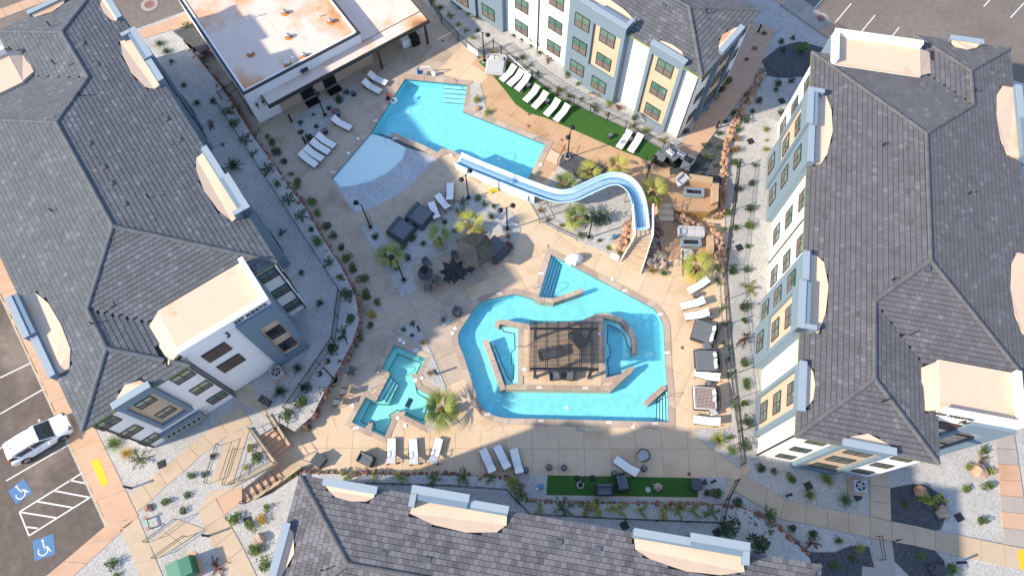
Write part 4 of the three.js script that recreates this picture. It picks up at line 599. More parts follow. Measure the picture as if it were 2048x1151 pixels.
rockWall('orange boulder line along the fire pit terraces', [[23.73,-44.93],[22.19,-42.31],[20.64,-40.04],[19.65,-37.99],[18.95,-35.94],[18.5,-33.56],[18.24,-31.77],[17.87,-30.01],[17.51,-28.78]], .15, .22, M.rockOrange, 2, .34, .26);
rockWall('orange boulders stepping down behind the sofa', [[13.67,-28.86],[14.32,-28.47],[15.41,-27.88],[16.22,-27.4],[16.9,-27.02],[17.1,-25.89],[17.28,-24.49]], .5, .34, M.rockOrange, 2, .55, .4);
rockWall('dark boulders between slide stair and terrace steps', [[11.22,-24.74],[11.63,-25.68],[12,-24.97],[12.1,-24.04],[11.93,-27.34],[11.88,-28.8]], .3, .4, [...M.rockGrey, M.rockRed[3]], 2, .6, .5);
rockWall('red boulders beside the slide stair and gravel bed', [[8.89,-26.07],[9.33,-26.97],[9.66,-28.08],[9.27,-28.81]], .3, .42, [...M.rockOrange, M.rockRed[2]], 2, .6, .5);
const boulder = (lb, p, s, m, y = 0) => { const T = thing('boulder', lb, 'boulder', p, y + s * .4); mesh('stone', rockGeo(Math.floor(rnd() * 8)), m, T).scale.set(s, s * .8, s * .85); };
boulder('large orange boulder with yellow plants beside the pink walk', [34.47,-7.47], .62, M.rockOrange[2]); boulder('tan boulder on black gravel behind the shrub', [29.73,-6.02], .52, M.rockOrange[0]); boulder('pale boulder at the edge of black gravel', [31.11,-4.54], .55, M.rockGrey[1]); boulder('dark boulder half hidden in black gravel', [29.77,-0.63], .6, M.blackGravel);
boulder('small brown boulder on white gravel by the path', [-26.88,-4.79], .3, M.rockRed[3], 1); boulder('pale boulder beside the mottled roof eave', [-18.59,-2.61], .5, M.rockGrey[1], 1); boulder('tan boulder on the black gravel near the street', [-30.59,-46.61], .45, M.rockGrey[0], .5); boulder('brown rock in the clubhouse planter', [-16.91,-40.36], .4, M.rockRed[3]); boulder('tan boulder on the turf near the covered bin', [10.38,-6.34], .38, M.rockGrey[1]); boulder('tan boulder between loungers on the turf', [0.29,-42.64], .3, M.rockGrey[1]); boulder('tan rock in the small pool corner bed', [-3.66,-40.56], .3, M.rockOrange[0]); boulder('grey rock beside the umbrella bed palm', [-4.84,-26.9], .42, M.rockGrey[0]);
// ---------- water slide ----------
{
  const T = thing('water_slide', 'light blue curving water slide running into the deep pool', 'water slide', [0, 0]);
  const path = [[...[10.24,-26.65], 2.35], [...[10.25,-27.69], 2.28], [...[10.23,-28.63], 2.2], [...[10.12,-29.69], 2.1], [...[9.81,-30.64], 2.0], [...[9.33,-31.28], 1.9], [...[8.72,-31.64], 1.8], [...[7.92,-31.67], 1.7], [...[6.91,-31.29], 1.6], [...[5.9,-30.82], 1.5], [...[4.91,-30.37], 1.4], [...[3.84,-30.25], 1.3], [...[2.77,-30.54], 1.2], [...[1.71,-31.03], 1.1], [...[0.54,-31.6], .98], [...[-1.28,-32.52], .85], [...[-3.13,-33.46], .72], [...[-4.44,-34.16], .6], [...[-5.3,-34.71], .5]];
  const c = new THREE.CatmullRomCurve3(path.map(p => V3(p[0], p[2], p[1])), false, 'centripetal'), N = 150;
  const prof = [[-.66, .42], [-.56, .44], [-.5, .2], [-.36, .05], [0, 0], [.36, .05], [.5, .2], [.56, .44], [.66, .42], [.66, .37], [.6, .36], [.55, .14], [.38, -.04], [0, -.08], [-.38, -.04], [-.55, .14], [-.6, .36], [-.66, .37]];
  const sweep = (pr, t0, t1, n) => { const pos = [], idx = [], uv = [], m = pr.length; for (let i = 0; i <= n; i++) { const t = t0 + (t1 - t0) * i / n, p = c.getPointAt(t), d = c.getTangentAt(t), s = V3(-d.z, 0, d.x).normalize(); pr.forEach(([u, v], k) => { pos.push(p.x + s.x * u, p.y + v, p.z + s.z * u); uv.push(t * 20, k * .2); }); } for (let i = 0; i < n; i++) for (let k = 0; k < m; k++) { const a = i * m + k, b = i * m + (k + 1) % m; idx.push(a, b, a + m, b, b + m, a + m); } const g = new THREE.BufferGeometry(); g.setAttribute('position', new THREE.Float32BufferAttribute(pos, 3)); g.setAttribute('uv', new THREE.Float32BufferAttribute(uv, 2)); g.setIndex(idx); g.computeVertexNormals(); return g; };
  const flumeMat = new THREE.MeshPhysicalMaterial({ color: lin(.42, .63, .77), roughness: .25, clearcoat: .5 });
  const fl = mesh('flume', sweep(prof, 0, 1, N), flumeMat, T);
  mesh('water_film', sweep([[-.34, .07], [0, .025], [.34, .07], [0, .02]], .01, .99, N), new THREE.MeshPhysicalMaterial({ color: lin(.55, .76, .88), roughness: .08, transmission: .6, thickness: 0 }), fl);
  const skirt = (sd) => { const pos = [], idx = []; for (let i = 0; i <= 40; i++) { const t = .62 + .375 * i / 40, p = c.getPointAt(t), d = c.getTangentAt(t), s = V3(-d.z, 0, d.x).normalize(); for (const [o, y] of [[.62, p.y + .34], [.62, 0], [.57, 0], [.57, p.y + .34]]) pos.push(p.x + s.x * o * sd, y, p.z + s.z * o * sd); } for (let i = 0; i < 40; i++) for (let k = 0; k < 4; k++) { const a = i * 4 + k, b = i * 4 + (k + 1) % 4; idx.push(a, b, a + 4, b, b + 4, a + 4); } const g = new THREE.BufferGeometry(); g.setAttribute('position', new THREE.Float32BufferAttribute(pos, 3)); g.setIndex(idx); g.computeVertexNormals(); return g; };
  const skm = mat([.50, .66, .78], .5); mesh('run_out_panel', skirt(1), skm, T); mesh('run_out_panel', skirt(-1), skm, T);
  for (const t of [.08, .2, .3, .4, .48, .55, .59]) { const p = c.getPointAt(t), d = c.getTangentAt(t), s = V3(-d.z, 0, d.x).normalize(); for (const q of [-.4, .4]) mesh('leg', rod([p.x + s.x * q, 0, p.z + s.z * q], [p.x + s.x * q, p.y, p.z + s.z * q], .05, 8), M.steel, T); mesh('joint_flange', (() => { const a = sweep(prof.map(([u, v]) => [u * 1.05, v - .02]), t - .002, t + .002, 1); return a; })(), skm, T); }
  // stair tower
  const S = thing('slide_stair', 'tan stair with white railings climbing to the top of the slide', 'stairs', [0, 0]), A = [8.73,-24.77], B = [10.34,-23.73], C = [11.07,-25.88], D = [9.61,-25.88], n = 9;
  for (let i = 0; i < n; i++) { const y = 2.2 * (i + 1) / (n + 1); mesh('step', prism([lerp2(A, D, i / n), lerp2(B, C, i / n), lerp2(B, C, (i + 1) / n), lerp2(A, D, (i + 1) / n)], y, y + .02), M.walk[i % 2], S); }
  mesh('platform', prism([D, C, [11.19,-26.96], [9.63,-26.97]], 2.2, 2.2), M.walk[0], S);
  for (const [lo, mid, end] of [[A, D, [9.6,-28.68]], [B, C, [11.29,-28.68]]]) { const q = [up(lo, .95), up(mid, 3.1), up(end, 3.1)]; mesh('top_rail', pipe(q, .04), M.whiteMetal, S); for (const k of [.25, .5, .75]) mesh('rail', pipe(q.map(p => [p[0], p[1] - k, p[2]]), .03), M.whiteMetal, S); for (const [a, b, m] of [[q[0], q[1], 4], [q[1], q[2], 2]]) for (let i = 0; i <= m; i++) { const p = a.map((v, k) => v + (b[k] - v) * i / m); mesh('post', rod([p[0], p[1] - .95, p[2]], p, .035), M.whiteMetal, S); } }
  const tower = mesh('mound_wall', prism([[9.63,-26.91], [11.18,-26.91], [11.16,-28.51], [9.78,-28.52]], 1.9, 1.9), M.rockGrey[0], S);
}

// ---------- lamps and bollards ----------
function lamp(label, p, turn, two, y = 0) {
  const T = thing('lamp_post', label, 'street lamp', p, y, turn);
  mesh('footing', cyl(.3, .28, .16, 0, 0, 0, 18), M.walkGrey[0], T); mesh('base_plate', box(.3, .05, .3, 0, .185, 0), M.iron, T); mesh('pole', cyl(.065, .05, 3.75, 0, .2, 0, 10), M.iron, T);
  for (const s of two ? [-1, 1] : [1]) { const h = mesh('arm', pipe([[0, 3.85, 0], [s * .3, 3.98, 0], [s * .5, 3.95, 0]], .03, 6, 8), M.iron, T); const g = new THREE.LatheGeometry([[0, .2], [.1, .19], [.2, .1], [.235, 0], [.2, -.03], [0, -.03]].map(q => V2(...q)), 18); g.translate(s * .55, 3.86, 0); mesh('lamp_head', g, M.iron, T); const d = new THREE.CylinderGeometry(.17, .17, .02, 16); d.translate(s * .55, 3.82, 0); mesh('diffuser', d, M.whiteMetal, h); }
}
lamp('twin-head lamp post in the clubhouse planter', [-17.89,-39.89], -.9, true); lamp('single-head lamp post at the tip of the pebble beach', [-12.74,-28.18], 2.6, false); lamp('single-head lamp post beside the closed umbrella', [-9.54,-23.18], 2.4, false); lamp('twin-head lamp post beside the slide run-out and loungers', [-4.29,-31.03], .9, true);
lamp('twin-head lamp post between the tall palm and the guard rail', [-0.87,-27.92], .4, true); lamp('twin-head lamp post in the slide palm bed', [6.13,-27.09], .2, true); lamp('twin-head lamp post on black gravel by the pool end', [4.55,-35.22], 1.2, true); lamp('twin-head lamp post behind the slide bend', [11.26,-32.21], 1.0, true); lamp('twin-head lamp post in the turf corner by the fence', [-3.13,-46.13], -.5, true); lamp('twin-head lamp post on the south turf strip', [4.64,-6.49], 0, true, .06); lamp('twin-head lamp post on the shaded slope above the hot tub', [-14.39,-14.46], 1.1, true, .2);
const bollardLabels = ['black bollard light at the clubhouse planter corner', 'dark bollard beside the yellow tactile strip', 'dark bollard beside the grey ramp', 'black bollard between hot tub and river', 'black bollard in gravel at the turf end', 'black bollard in gravel near the air conditioner', 'black bollard beside the lower black gravel', 'black bollard beside the pink path', 'black bollard at the far end of the pink path', 'black bollard in the hot tub bed', 'black bollard on the shaded slope by the loungers'];
[[[-20.96,-39.28], 0], [[-28.51,-6.2], 1], [[-22.25,-2.87], 1], [[-6.48,-15.06], 0], [[14.47,-6.7], 0], [[19.9,-5.71], 0], [[31.42,-1.1], 0], [[18.34,-38.28], 0], [[23.68,-49.51], 0], [[-8.04,-18.72], 0], [[-19.37,-36.82], 0]].forEach(([p, y], i) => { const T = thing('bollard_light', bollardLabels[i], 'bollard', p, y); mesh('post', cyl(.09, .085, .85, 0, 0, 0, 12), M.iron, T); mesh('cap', cyl(.1, .1, .12, 0, .9, 0, 12), M.iron, T); mesh('lens', cyl(.07, .07, .06, 0, .85, 0, 12), M.whiteMetal, T); });
// ---------- loungers ----------
const ORD = ['first', 'second', 'third', 'fourth', 'fifth', 'sixth', 'seventh', 'eighth', 'ninth', 'tenth', 'eleventh', 'twelfth', '13th', '14th', '15th', '16th', '17th', '18th', '19th', '20th', '21st', '22nd', '23rd', '24th', '25th', '26th'];
function loungerProto(arms) {
  const T = thing('sun_lounger', 'x', 'sun lounger', [0, 0], 0);
  const fm = arms ? M.vinyl : M.bronze;
  mesh('seat', rbox(1.32, .035, .64, .012, .66, .34, 0), M.sling, T); const b = rbox(.74, .035, .64, .012, .37, 0, 0); b.rotateZ(.62); b.translate(1.32, .345, 0); mesh('backrest', b, M.sling, T);
  for (const s of [-1, 1]) { mesh('side_rail', box(1.95, .05, .04, .98, .31, s * .34), fm, T); for (const x of [.18, 1.6]) mesh('leg', box(.045, .31, .045, x, .155, s * .33), fm, T); if (arms) mesh('armrest', [box(.5, .03, .06, 1.25, .58, s * .37), box(.04, .28, .04, 1.04, .44, s * .37), box(.04, .28, .04, 1.46, .44, s * .37)], fm, T); }
  mesh('back_prop', rod([1.7, .31, 0], [1.66, .56, 0], .015), fm, T); if (arms) mesh('wheel', [-1, 1].map(s => { const g = new THREE.CylinderGeometry(.09, .09, .04, 14); g.rotateX(PI / 2); g.translate(1.85, .09, s * .37); return g; }), M.iron, T);
  return T;
}
const protoL = [null, null];
function lounger(foot, head, label, group, arms = 0, y = 0) {
  const turn = turnTo(foot, head), mid = lerp2(foot, head, .5), d = dist(foot, head), st = [mid[0] - (head[0] - foot[0]) / d * .98, mid[1] - (head[1] - foot[1]) / d * .98];
  if (!protoL[arms]) { const t = protoL[arms] = loungerProto(arms); t.position.set(st[0], y, st[1]); t.rotation.y = turn; tag(t, label, 'sun lounger', group); } else copyOf(protoL[arms], st, y, turn, label, group);
}
const g1 = 'white loungers facing the deep pool', g2 = 'white loungers in a row on the north turf', g3 = 'white loungers beside the clubhouse planter', g4 = 'armed loungers along the south deck', g5 = 'white loungers along the east fence', g6 = 'loungers beside the umbrella bed';

for (const [i, [f, h]] of [[[-12.56,-43.5], [-13.84,-44.18]], [[-13.03,-42.49], [-14.32,-43.31]]].entries()) lounger(f, h, `white sling lounger near the clubhouse siding, ${ORD[i]} from the pool lift`, g1);
lounger([-15.37,-38.33], [-16.91,-39.2], 'single white sling lounger beside the clubhouse planter lamp', g3);
for (const [i, [f, h]] of [[[-16.73,-36.43], [-18.12,-37.33]], [[-17.16,-35.77], [-18.54,-36.66]], [[-17.62,-34.99], [-19.11,-35.99]], [[-18.12,-34.38], [-19.49,-35.41]]].entries()) lounger(f, h, `white sling lounger beside the clubhouse planter, ${ORD[i]} of four from the drum table`, g3);
for (const [i, [f, h]] of [[[-1.41,-43.64], [-0.27,-44.96]], [[-0.7,-43.11], [0.44,-44.42]], [[0.06,-42.58], [1.05,-43.95]]].entries()) lounger(f, h, `white sling lounger on turf, ${ORD[i]} from the light grey daybed`, g2, 0, .06);
for (const [i, [f, h]] of [[[0.86,-41.31], [1.86,-42.54]], [[1.63,-40.55], [2.66,-41.83]], [[2.75,-39.7], [3.76,-41]], [[3.66,-39.13], [4.6,-40.34]]].entries()) lounger(f, h, `white sling lounger in the row of four on turf, ${ORD[i]} from the tan boulder`, g2, 0, .06);
for (const [i, [f, h]] of [[[9.27,-36.1], [10.15,-37.45]], [[10.3,-35.74], [11.11,-37.03]]].entries()) lounger(f, h, `white sling lounger of the turf pair, ${ORD[1 - i]} from the grills`, g2, 0, .06);

[[[14.19,-22.03], [15.74,-22.94], 'white lounger with raised back below the terrace palm'], [[13.62,-20.71], [15.07,-21.04], 'white lounger between drum table and flat lounger'], [[13.67,-19.76], [15.5,-20.02], 'white lounger beside the covered daybed and drum table'], [[14.02,-15.05], [15.74,-14.57], 'white lounger between the two cushioned daybeds and drum table'], [[13.69,-11.34], [15.28,-11.11], 'white lounger at the end of the east deck by the gravel corner']].forEach(([f, h, l]) => lounger(f, h, l, g5));
for (const [i, [f, h]] of [[[-9.64,-9.64], [-9.56,-8.26]], [[-8.01,-9.58], [-7.84,-8.2]], [[-6.08,-9.64], [-6.38,-8.29]]].entries()) lounger(f, h, `armed white lounger near the hot tub, ${ORD[i]} of three from the dark armchair`, g4, 1);
for (const [i, [f, h]] of [[[-2.57,-8.86], [-1.99,-7.59]], [[-1.51,-9.13], [-0.87,-7.83]], [[-0.31,-9], [0.1,-7.39]]].entries()) lounger(f, h, `armed white lounger, ${ORD[2 - i]} of three from the drum tables by the turf`, g4, 1);
lounger([7.56,-8.19], [8.66,-7.41], 'white lounger overhanging the south turf edge', g4);
[[[-5.94,-32.16], [-5.91,-30.75], 'white lounger pointing at the slide run-out'], [[-6.88,-31], [-6.17,-29.97], 'white lounger set askew beside the gravel bed'], [[-7.47,-30.24], [-6.98,-28.97], 'white lounger beside the covered daybed pair']].forEach(([f, h, l]) => lounger(f, h, l, g6, 1));
// ---------- daybeds, covered seats ----------
function daybed(label, p, y, turn, kind, s = 1) {
  const T = thing('daybed', label, 'daybed', p, y, turn);
  if (kind === 'cover') { mesh('cover', [rbox(2.0, .55, 1.9, .14, 0, .3, 0), rbox(1.55, .3, 1.7, .14, -.15, .6, 0), rbox(.4, .35, 1.8, .12, .7, .68, 0)], M.vinyl, T); mesh('cover_panel', rbox(1.5, .03, 1.45, .012, -.12, .762, 0), M.cushion, T); for (const sx of [-1, 1]) for (const sz of [-1, 1]) mesh('leg', box(.08, .08, .08, sx * .8, .04, sz * .75), M.iron, T); }
  else {
    mesh('base', rbox(2.0, .36, 1.9, .12, 0, .22, 0), kind === 'grey' ? M.cushionLight : M.darkWicker, T);
    if (kind === 'lattice') { const bars = []; for (let i = 0; i < 15; i++) bars.push(box(.035, .03, 1.6, -.85 + i * .105, .43, 0)); for (let i = 0; i < 15; i++) bars.push(box(1.5, .03, .035, -.12, .45, -.78 + i * .112)); mesh('lattice_frame', rbox(1.75, .04, 1.75, .02, -.1, .405, 0), M.sling, T); for (const b of bars) mesh('lattice_bar', b, M.rockRed[1], T); }
    else mesh('mattress', rbox(1.72, .18, 1.66, .07, -.08, .48, 0), kind === 'grey' ? M.cushionLight : M.cushion, T);
    const bk = []; for (let i = 0; i <= 10; i++) { const a = -1.25 + i * .25; bk.push(rbox(.12, .46, .36, .04, .72 + .26 * Math.cos(a), .6, Math.sin(a) * .95, -a)); } mesh('curved_back', bk, kind === 'grey' ? M.cushionLight : M.darkWicker, T);
    for (const [z, q] of [[-.42, .2], [.1, -.15], [.5, .1]].slice(0, kind === 'lattice' ? 2 : 3)) mesh('pillow', rbox(.16, .4, .42, .07, .58, .72, z, q, 0, -.35), pick([M.cushionLight, M.sling]), T);
  }
}
daybed('dark covered daybed nearer the beach lamp post', [-10,-27.71], 0, -.6 + PI, 'cover'); daybed('dark covered daybed beside the three armed loungers', [-8.49,-29.1], 0, -.6 + PI, 'cover'); daybed('dark covered daybed under the large grey umbrella', [-1.88,-25.83], 0, -.75, 'cover');
daybed('grey cushioned daybed with striped pillow on the east deck', [15.13,-18.4], 0, -.35, 'cush'); daybed('grey cushioned daybed beside the white lounger on the east deck', [15.04,-16.01], 0, -.03, 'cush'); daybed('wicker lattice daybed with two grey pillows', [14.63,-12.98], 0, -.05, 'lattice'); daybed('light grey round daybed on the north turf corner', [-2.02,-45.33], .06, 1.45, 'grey');
const drumG = new THREE.LatheGeometry([[0, 0], [.19, 0], [.23, .1], [.235, .35], [.22, .43], [.2, .45], [0, .45]].map(q => V2(...q)), 18);
[[[15.75,-19.77], 'white lounger and daybed'], [[14.94,-14.16], 'cushioned and lattice daybeds'], [[9.37,-20.37], 'skip'], [[14.78,-21.65], 'two raised loungers'], [[15.05,-11.91], 'lattice daybed and last lounger'], [[2.33,-7.78], 'south loungers, plain deck side'], [[3.46,-7.75], 'south turf lamp'], [[7.21,-7.32], 'turf edge settee'], [[9.46,-7.68], 'wicker chair'], [[0.57,-7.57], 'third armed lounger'], [[1.12,-43.02], 'turf boulder'], [[2.85,-41.22], 'turf row gap'], [[8.51,-37.34], 'bare turf'], [[10.33,-36.96], 'turf lounger pair'], [[-17.66,-38.04], 'planter rock row'], [[-15.42,-42.26], 'planter tip'], [[-16.72,-39.88], 'single lounger'], [[-9.21,-28.45], 'two covered daybeds']].filter(q => q[1] !== 'skip').forEach(([p, n]) => { const T = thing('drum_table', `dark drum side table by the ${n}`, 'side table', p, .01, 0, 'dark drum side tables'); mesh('body', drumG, M.darkWicker, T); mesh('top', cyl(.2, .2, .02, 0, .45, 0, 18), M.cushion, T); });
const cube = (lb, p, y, w, h, turn = 0, m = M.vinyl) => { const T = thing('storage_box', lb, 'box', p, y, turn); mesh('body', rbox(w, h, w, .04, 0, h / 2, 0), m, T); mesh('lid', rbox(w + .05, .06, w + .05, .02, 0, h + .03, 0), m, T); };
cube('dark square bin standing at the river coping', [-4.95,-20.21], .01, .6, .75, -.4); cube('dark square bin at the end of the south turf', [13.2,-6.46], .06, .75, .55, .05); cube('dark square table between the cushioned daybeds', [15.18,-17.26], .0, .55, .42, .1, M.cushion); cube('dark box beside the stair gate', [-15.03,-8.27], 0, .85, .6, -.6);
cube('grey cushion cube beside the lattice daybed', [15.08,-11.87], .0, .45, .5, .2, M.cushionLight);
// ---------- dining set with umbrellas ----------
function umbrella(label, p, y, r, h, open, m, rot = 0) {
  const T = thing('patio_umbrella', label, 'umbrella', p, y, rot); mesh('pole', cyl(.025, .025, h + .1, 0, 0, 0, 8), M.bronze, T); mesh('base', cyl(.28, .24, .08, 0, 0, 0, 16), M.iron, T); const n = 8;
  for (let i = 0; i < n; i++) { const a = i / n * 2 * PI, b = (i + 1) / n * 2 * PI, mA = (a + b) / 2, y0 = h - (open === 2 ? .42 : .75), rs = open === 2 ? .93 : .62, top = [0, h, 0], A = [Math.cos(a) * r, y0, Math.sin(a) * r], B = [Math.cos(b) * r, y0, Math.sin(b) * r], Mm = [Math.cos(mA) * r * rs, y0 + (open === 2 ? .02 : -.12), Math.sin(mA) * r * rs], half = [Math.cos(mA) * r * .5 * (open === 2 ? .95 : .7), h - (h - y0) * .52, Math.sin(mA) * r * .5 * (open === 2 ? .95 : .7)], hA = [Math.cos(a) * r * .5, h - (h - y0) * .42, Math.sin(a) * r * .5], hB = [Math.cos(b) * r * .5, h - (h - y0) * .42, Math.sin(b) * r * .5];
    const tri = [top, hB, half, top, half, hA, hA, half, Mm, hA, Mm, A, hB, B, Mm, hB, Mm, half], g = new THREE.BufferGeometry(); g.setAttribute('position', new THREE.Float32BufferAttribute(tri.flat(), 3)); g.setAttribute('uv', new THREE.Float32BufferAttribute(new Float32Array(tri.length * 2), 2)); g.computeVertexNormals(); mesh('canopy_panel', g, m[i % m.length], T); mesh('rib', rod([0, h - .03, 0], [A[0], A[1] - .02, A[2]], .012, 5), M.bronze, T); }
  mesh('finial', cyl(.04, .015, .12, 0, h, 0, 8), M.bronze, T);
}
const ug = [mat([.026, .030, .032], .9), mat([.018, .021, .023], .9)], ud = [mat([.03, .032, .035], .9), mat([.022, .024, .028], .9)];
umbrella('large open grey eight-panel umbrella beside the dark daybed', [-3.44,-24.97], 0, 1.62, 2.6, 2, ug, .2); umbrella('half-open black umbrella over the dining chairs', [-5.24,-23.32], 0, 1.25, 2.45, 1, ud, .1); umbrella('nearly closed black umbrella standing in the round table', [-7.65,-23.42], 0, .42, 2.4, 1, ud);
{ const T = thing('round_table', 'round slatted dark table around the closed umbrella', 'table', [-7.68,-23.51], 0); mesh('table_top', cyl(.66, .66, .04, 0, .7, 0, 28), M.cushion, T); for (let i = 0; i < 9; i++) mesh('slat', box(.09, .015, 2 * Math.sqrt(Math.max(.02, .62 * .62 - (-.52 + i * .13) ** 2)), -.52 + i * .13, .75, 0), M.bronze, T); mesh('pedestal', cyl(.2, .06, .7, 0, 0, 0, 12), M.iron, T); }
{ const T = thing('round_table', 'round dark table under the half-open umbrella', 'table', [-5.39,-23.76], 0); mesh('table_top', cyl(.6, .6, .04, 0, .7, 0, 28), M.bronze, T); mesh('pedestal', cyl(.2, .06, .7, 0, 0, 0, 12), M.iron, T); }
function chair(label, p, turn) { const T = thing('patio_chair', label, 'chair', p, 0, turn, 'dark patio chairs round the tables'); mesh('seat', rbox(.5, .05, .5, .02, 0, .43, 0), M.cushion, T); const b = rbox(.05, .52, .5, .02, 0, .26, 0); b.rotateZ(-.25); b.translate(.24, .44, 0); mesh('backrest', b, M.cushion, T); for (const s of [-1, 1]) { for (const x of [-.22, .24]) mesh('leg', box(.035, .43, .035, x, .215, s * .25), M.iron, T); mesh('armrest', [box(.5, .03, .05, .02, .64, s * .28), box(.03, .22, .03, -.2, .53, s * .28)], M.iron, T); } }
[[[-7.63,-24.6], 2.2, 'round slatted table, planter side'], [[-6.79,-23.02], -.5, 'round slatted table, open deck side'], [[-7.45,-22.36], -1.5, 'round slatted table, river side'], [[-5.82,-23.06], -2.0, 'half-open umbrella, river side'], [[-4.58,-23.56], -.6, 'half-open umbrella, daybed side'], [[-3.96,-23.97], -.3, 'gap between the two umbrellas'], [[-3.41,-24.5], -1.4, 'large grey umbrella'], [[-5.32,-25.16], 1.6, 'half-open umbrella, gravel side']].forEach(([p, t, l]) => chair(`dark patio chair at the ${l}`, p, t));
for (const [p, t, l] of [[[-13.18,-15.22], 2.5, 'upper'], [[-13.65,-13.53], 2.5, 'middle'], [[-14.13,-12.67], 2.5, 'lower']]) chair(`dark lounge chair beside the hot tub slabs, ${l} of three`, p, t + 3.6);
// settees
function settee(label, p, y, turn, w, n, light) { const T = thing('settee', label, 'sofa', p, y, turn); mesh('frame', [rbox(w, .26, .82, .04, 0, .2, 0), rbox(w, .4, .12, .04, 0, .5, -.37), rbox(.1, .32, .8, .03, -w / 2 + .05, .46, 0), rbox(.1, .32, .8, .03, w / 2 - .05, .46, 0)], light ? M.cushionLight : M.darkWicker, T); for (let i = 0; i < n; i++) { const x = -w / 2 + .1 + (w - .2) * (i + .5) / n; mesh('seat_cushion', rbox((w - .24) / n, .15, .66, .05, x, .4, .04), light ? M.cushionLight : M.cushion, T); mesh('back_cushion', rbox((w - .24) / n, .34, .16, .06, x, .6, -.27, 0, -.2), light ? M.cushionLight : M.cushion, T); } for (const sx of [-1, 1]) for (const sz of [-1, 1]) mesh('leg', box(.06, .09, .06, sx * (w / 2 - .1), .045, sz * .33), M.iron, T); }
settee('light grey three-seat sofa on the lower terrace', [14.76,-27.23], .45, -.06, 2.2, 3, true); settee('grey armchair on the upper terrace beside the fire pit', [14.31,-32.06], .9, .75, 1.1, 1, true); settee('dark two-seat settee on the south turf', [6.38,-6.11], .06, .02, 1.35, 1); settee('dark settee turned askew on the south turf edge', [7.73,-6.65], .06, -1.15 + PI / 2 + .45 + .9, 1.3, 1); settee('dark covered armchair beside the armed loungers', [-11.47,-8.35], 0, -.42, 1.25, 1); settee('striped chair beside the terrace palm', [14.3,-25.27], .05, -.1, 1.05, 1, true);
{ const T = thing('wicker_chair', 'open wicker egg chair on the south deck', 'chair', [9.44,-8.61], 0, .5); mesh('seat', cyl(.4, .42, .08, 0, .3, 0, 16), M.cushionLight, T); for (let i = 0; i < 12; i++) { const a = i / 12 * PI * 1.5 - 2.3; mesh('cane', pipe([[Math.cos(a) * .4, .05, Math.sin(a) * .4], [Math.cos(a) * .5, .45, Math.sin(a) * .5], [Math.cos(a) * .4, .85, Math.sin(a) * .4]], .02, 5, 6), M.bronze, T); } for (const [y, r] of [[.3, .48], [.6, .48], [.85, .4]]) { const g = new THREE.TorusGeometry(r, .02, 5, 24, PI * 1.5); g.rotateX(PI / 2); g.rotateY(2.3 - 0); g.translate(0, y, 0); mesh('hoop', g, M.bronze, T); } }
// ---------- pergola ----------
{
  const T = thing('pergola', 'black slatted pergola on the island between the two spas', 'pergola', [0, 0]), nw = [0.94,-18.51], ne = [6.31,-18.45], se = [6.16,-14.43], sw = [0.85,-14.51], bar = (a, b, y, w, h, n) => mesh(n, box(dist(a, b), h, w, (a[0] + b[0]) / 2, y, (a[1] + b[1]) / 2, turnTo(a, b)), M.pergola, T);
  for (let i = 0; i < 41; i++) { const t = i / 40; bar(lerp2(nw, sw, t), lerp2(ne, se, t), 2.78, .05, .05, 'slat'); }
  for (const x of [.085, .25, .41, .575, .735, .9]) for (const d of [-.012, .012]) bar(lerp2(nw, ne, x + d), lerp2(sw, se, x + d), 2.66, .05, .17, 'rafter');
  for (const t of [.12, .93]) for (const d of [-.012, .012]) bar(lerp2(lerp2(nw, sw, t + d), lerp2(ne, se, t + d), .01), lerp2(lerp2(nw, sw, t + d), lerp2(ne, se, t + d), .99), 2.46, .06, .22, 'beam');
  for (const t of [.12, .93]) for (const x of [.09, .895]) { const p = lerp2(lerp2(nw, ne, x), lerp2(sw, se, x), t); mesh('post', box(.2, 2.4, .2, p[0], 1.22, p[1]), M.pergola, T); mesh('plinth', box(.34, .1, .34, p[0], .08, p[1]), M.walkGrey[0], T); }
  [[[2.95,-14.89], .1, 'first'], [[4.05,-14.88], -.1, 'second']].forEach(([p, t, n], i) => settee(`dark tub chair under the pergola edge, ${i ? 'beside the post' : 'away from the post'}`, p, .03, t, .95, 1)); settee('dark sofa deep under the pergola slats', [2.6,-16.65], .03, .2, 1.9, 2); settee('dark settee under the pergola beside the round spa', [4.82,-17.85], .03, -.9, 1.5, 2);
}
// ---------- pool equipment and small fittings ----------
{ const T = thing('pool_lift', 'white pool lift with blue seat beside the deep pool corner', 'pool lift', [-8.53,-44.56], .03, -.05); mesh('frame', pipe([[-.5, 0, 0], [-.5, 1.1, 0], [.35, 1.2, 0], [.45, .3, .1]], .05, 8), M.whiteMetal, T); mesh('seat', [rbox(.45, .1, .45, .03, -.62, .5, .15), rbox(.1, .5, .45, .03, -.84, .75, .15)], mat([.02, .13, .36], .5), T); mesh('battery_box', rbox(.35, .5, .3, .04, .6, .25, 0), M.whiteMetal, T); mesh('arm', rod([-.5, .8, 0], [-.7, .55, .15], .03), M.steel, T); }
{ const T = thing('towel_cart', 'cart under a draped white cover at the wedge steps', 'cart', [4.79,-24.98], .03, .25); const g = new THREE.IcosahedronGeometry(1, 3), p = g.attributes.position; for (let i = 0; i < p.count; i++) { const a = Math.atan2(p.getZ(i), p.getX(i)), k = 1 + .09 * Math.sin(a * 9) * (1 - Math.max(0, p.getY(i))); p.setXYZ(i, p.getX(i) * .78 * k, Math.max(-.02, p.getY(i) * .75 + .1), p.getZ(i) * .5 * k); } g.computeVertexNormals(); mesh('cover', g, M.sling, T); mesh('handle', pipe([[.7, .1, 0], [1.0, .3, 0], [1.05, .3, .15]], .02), M.iron, T); }
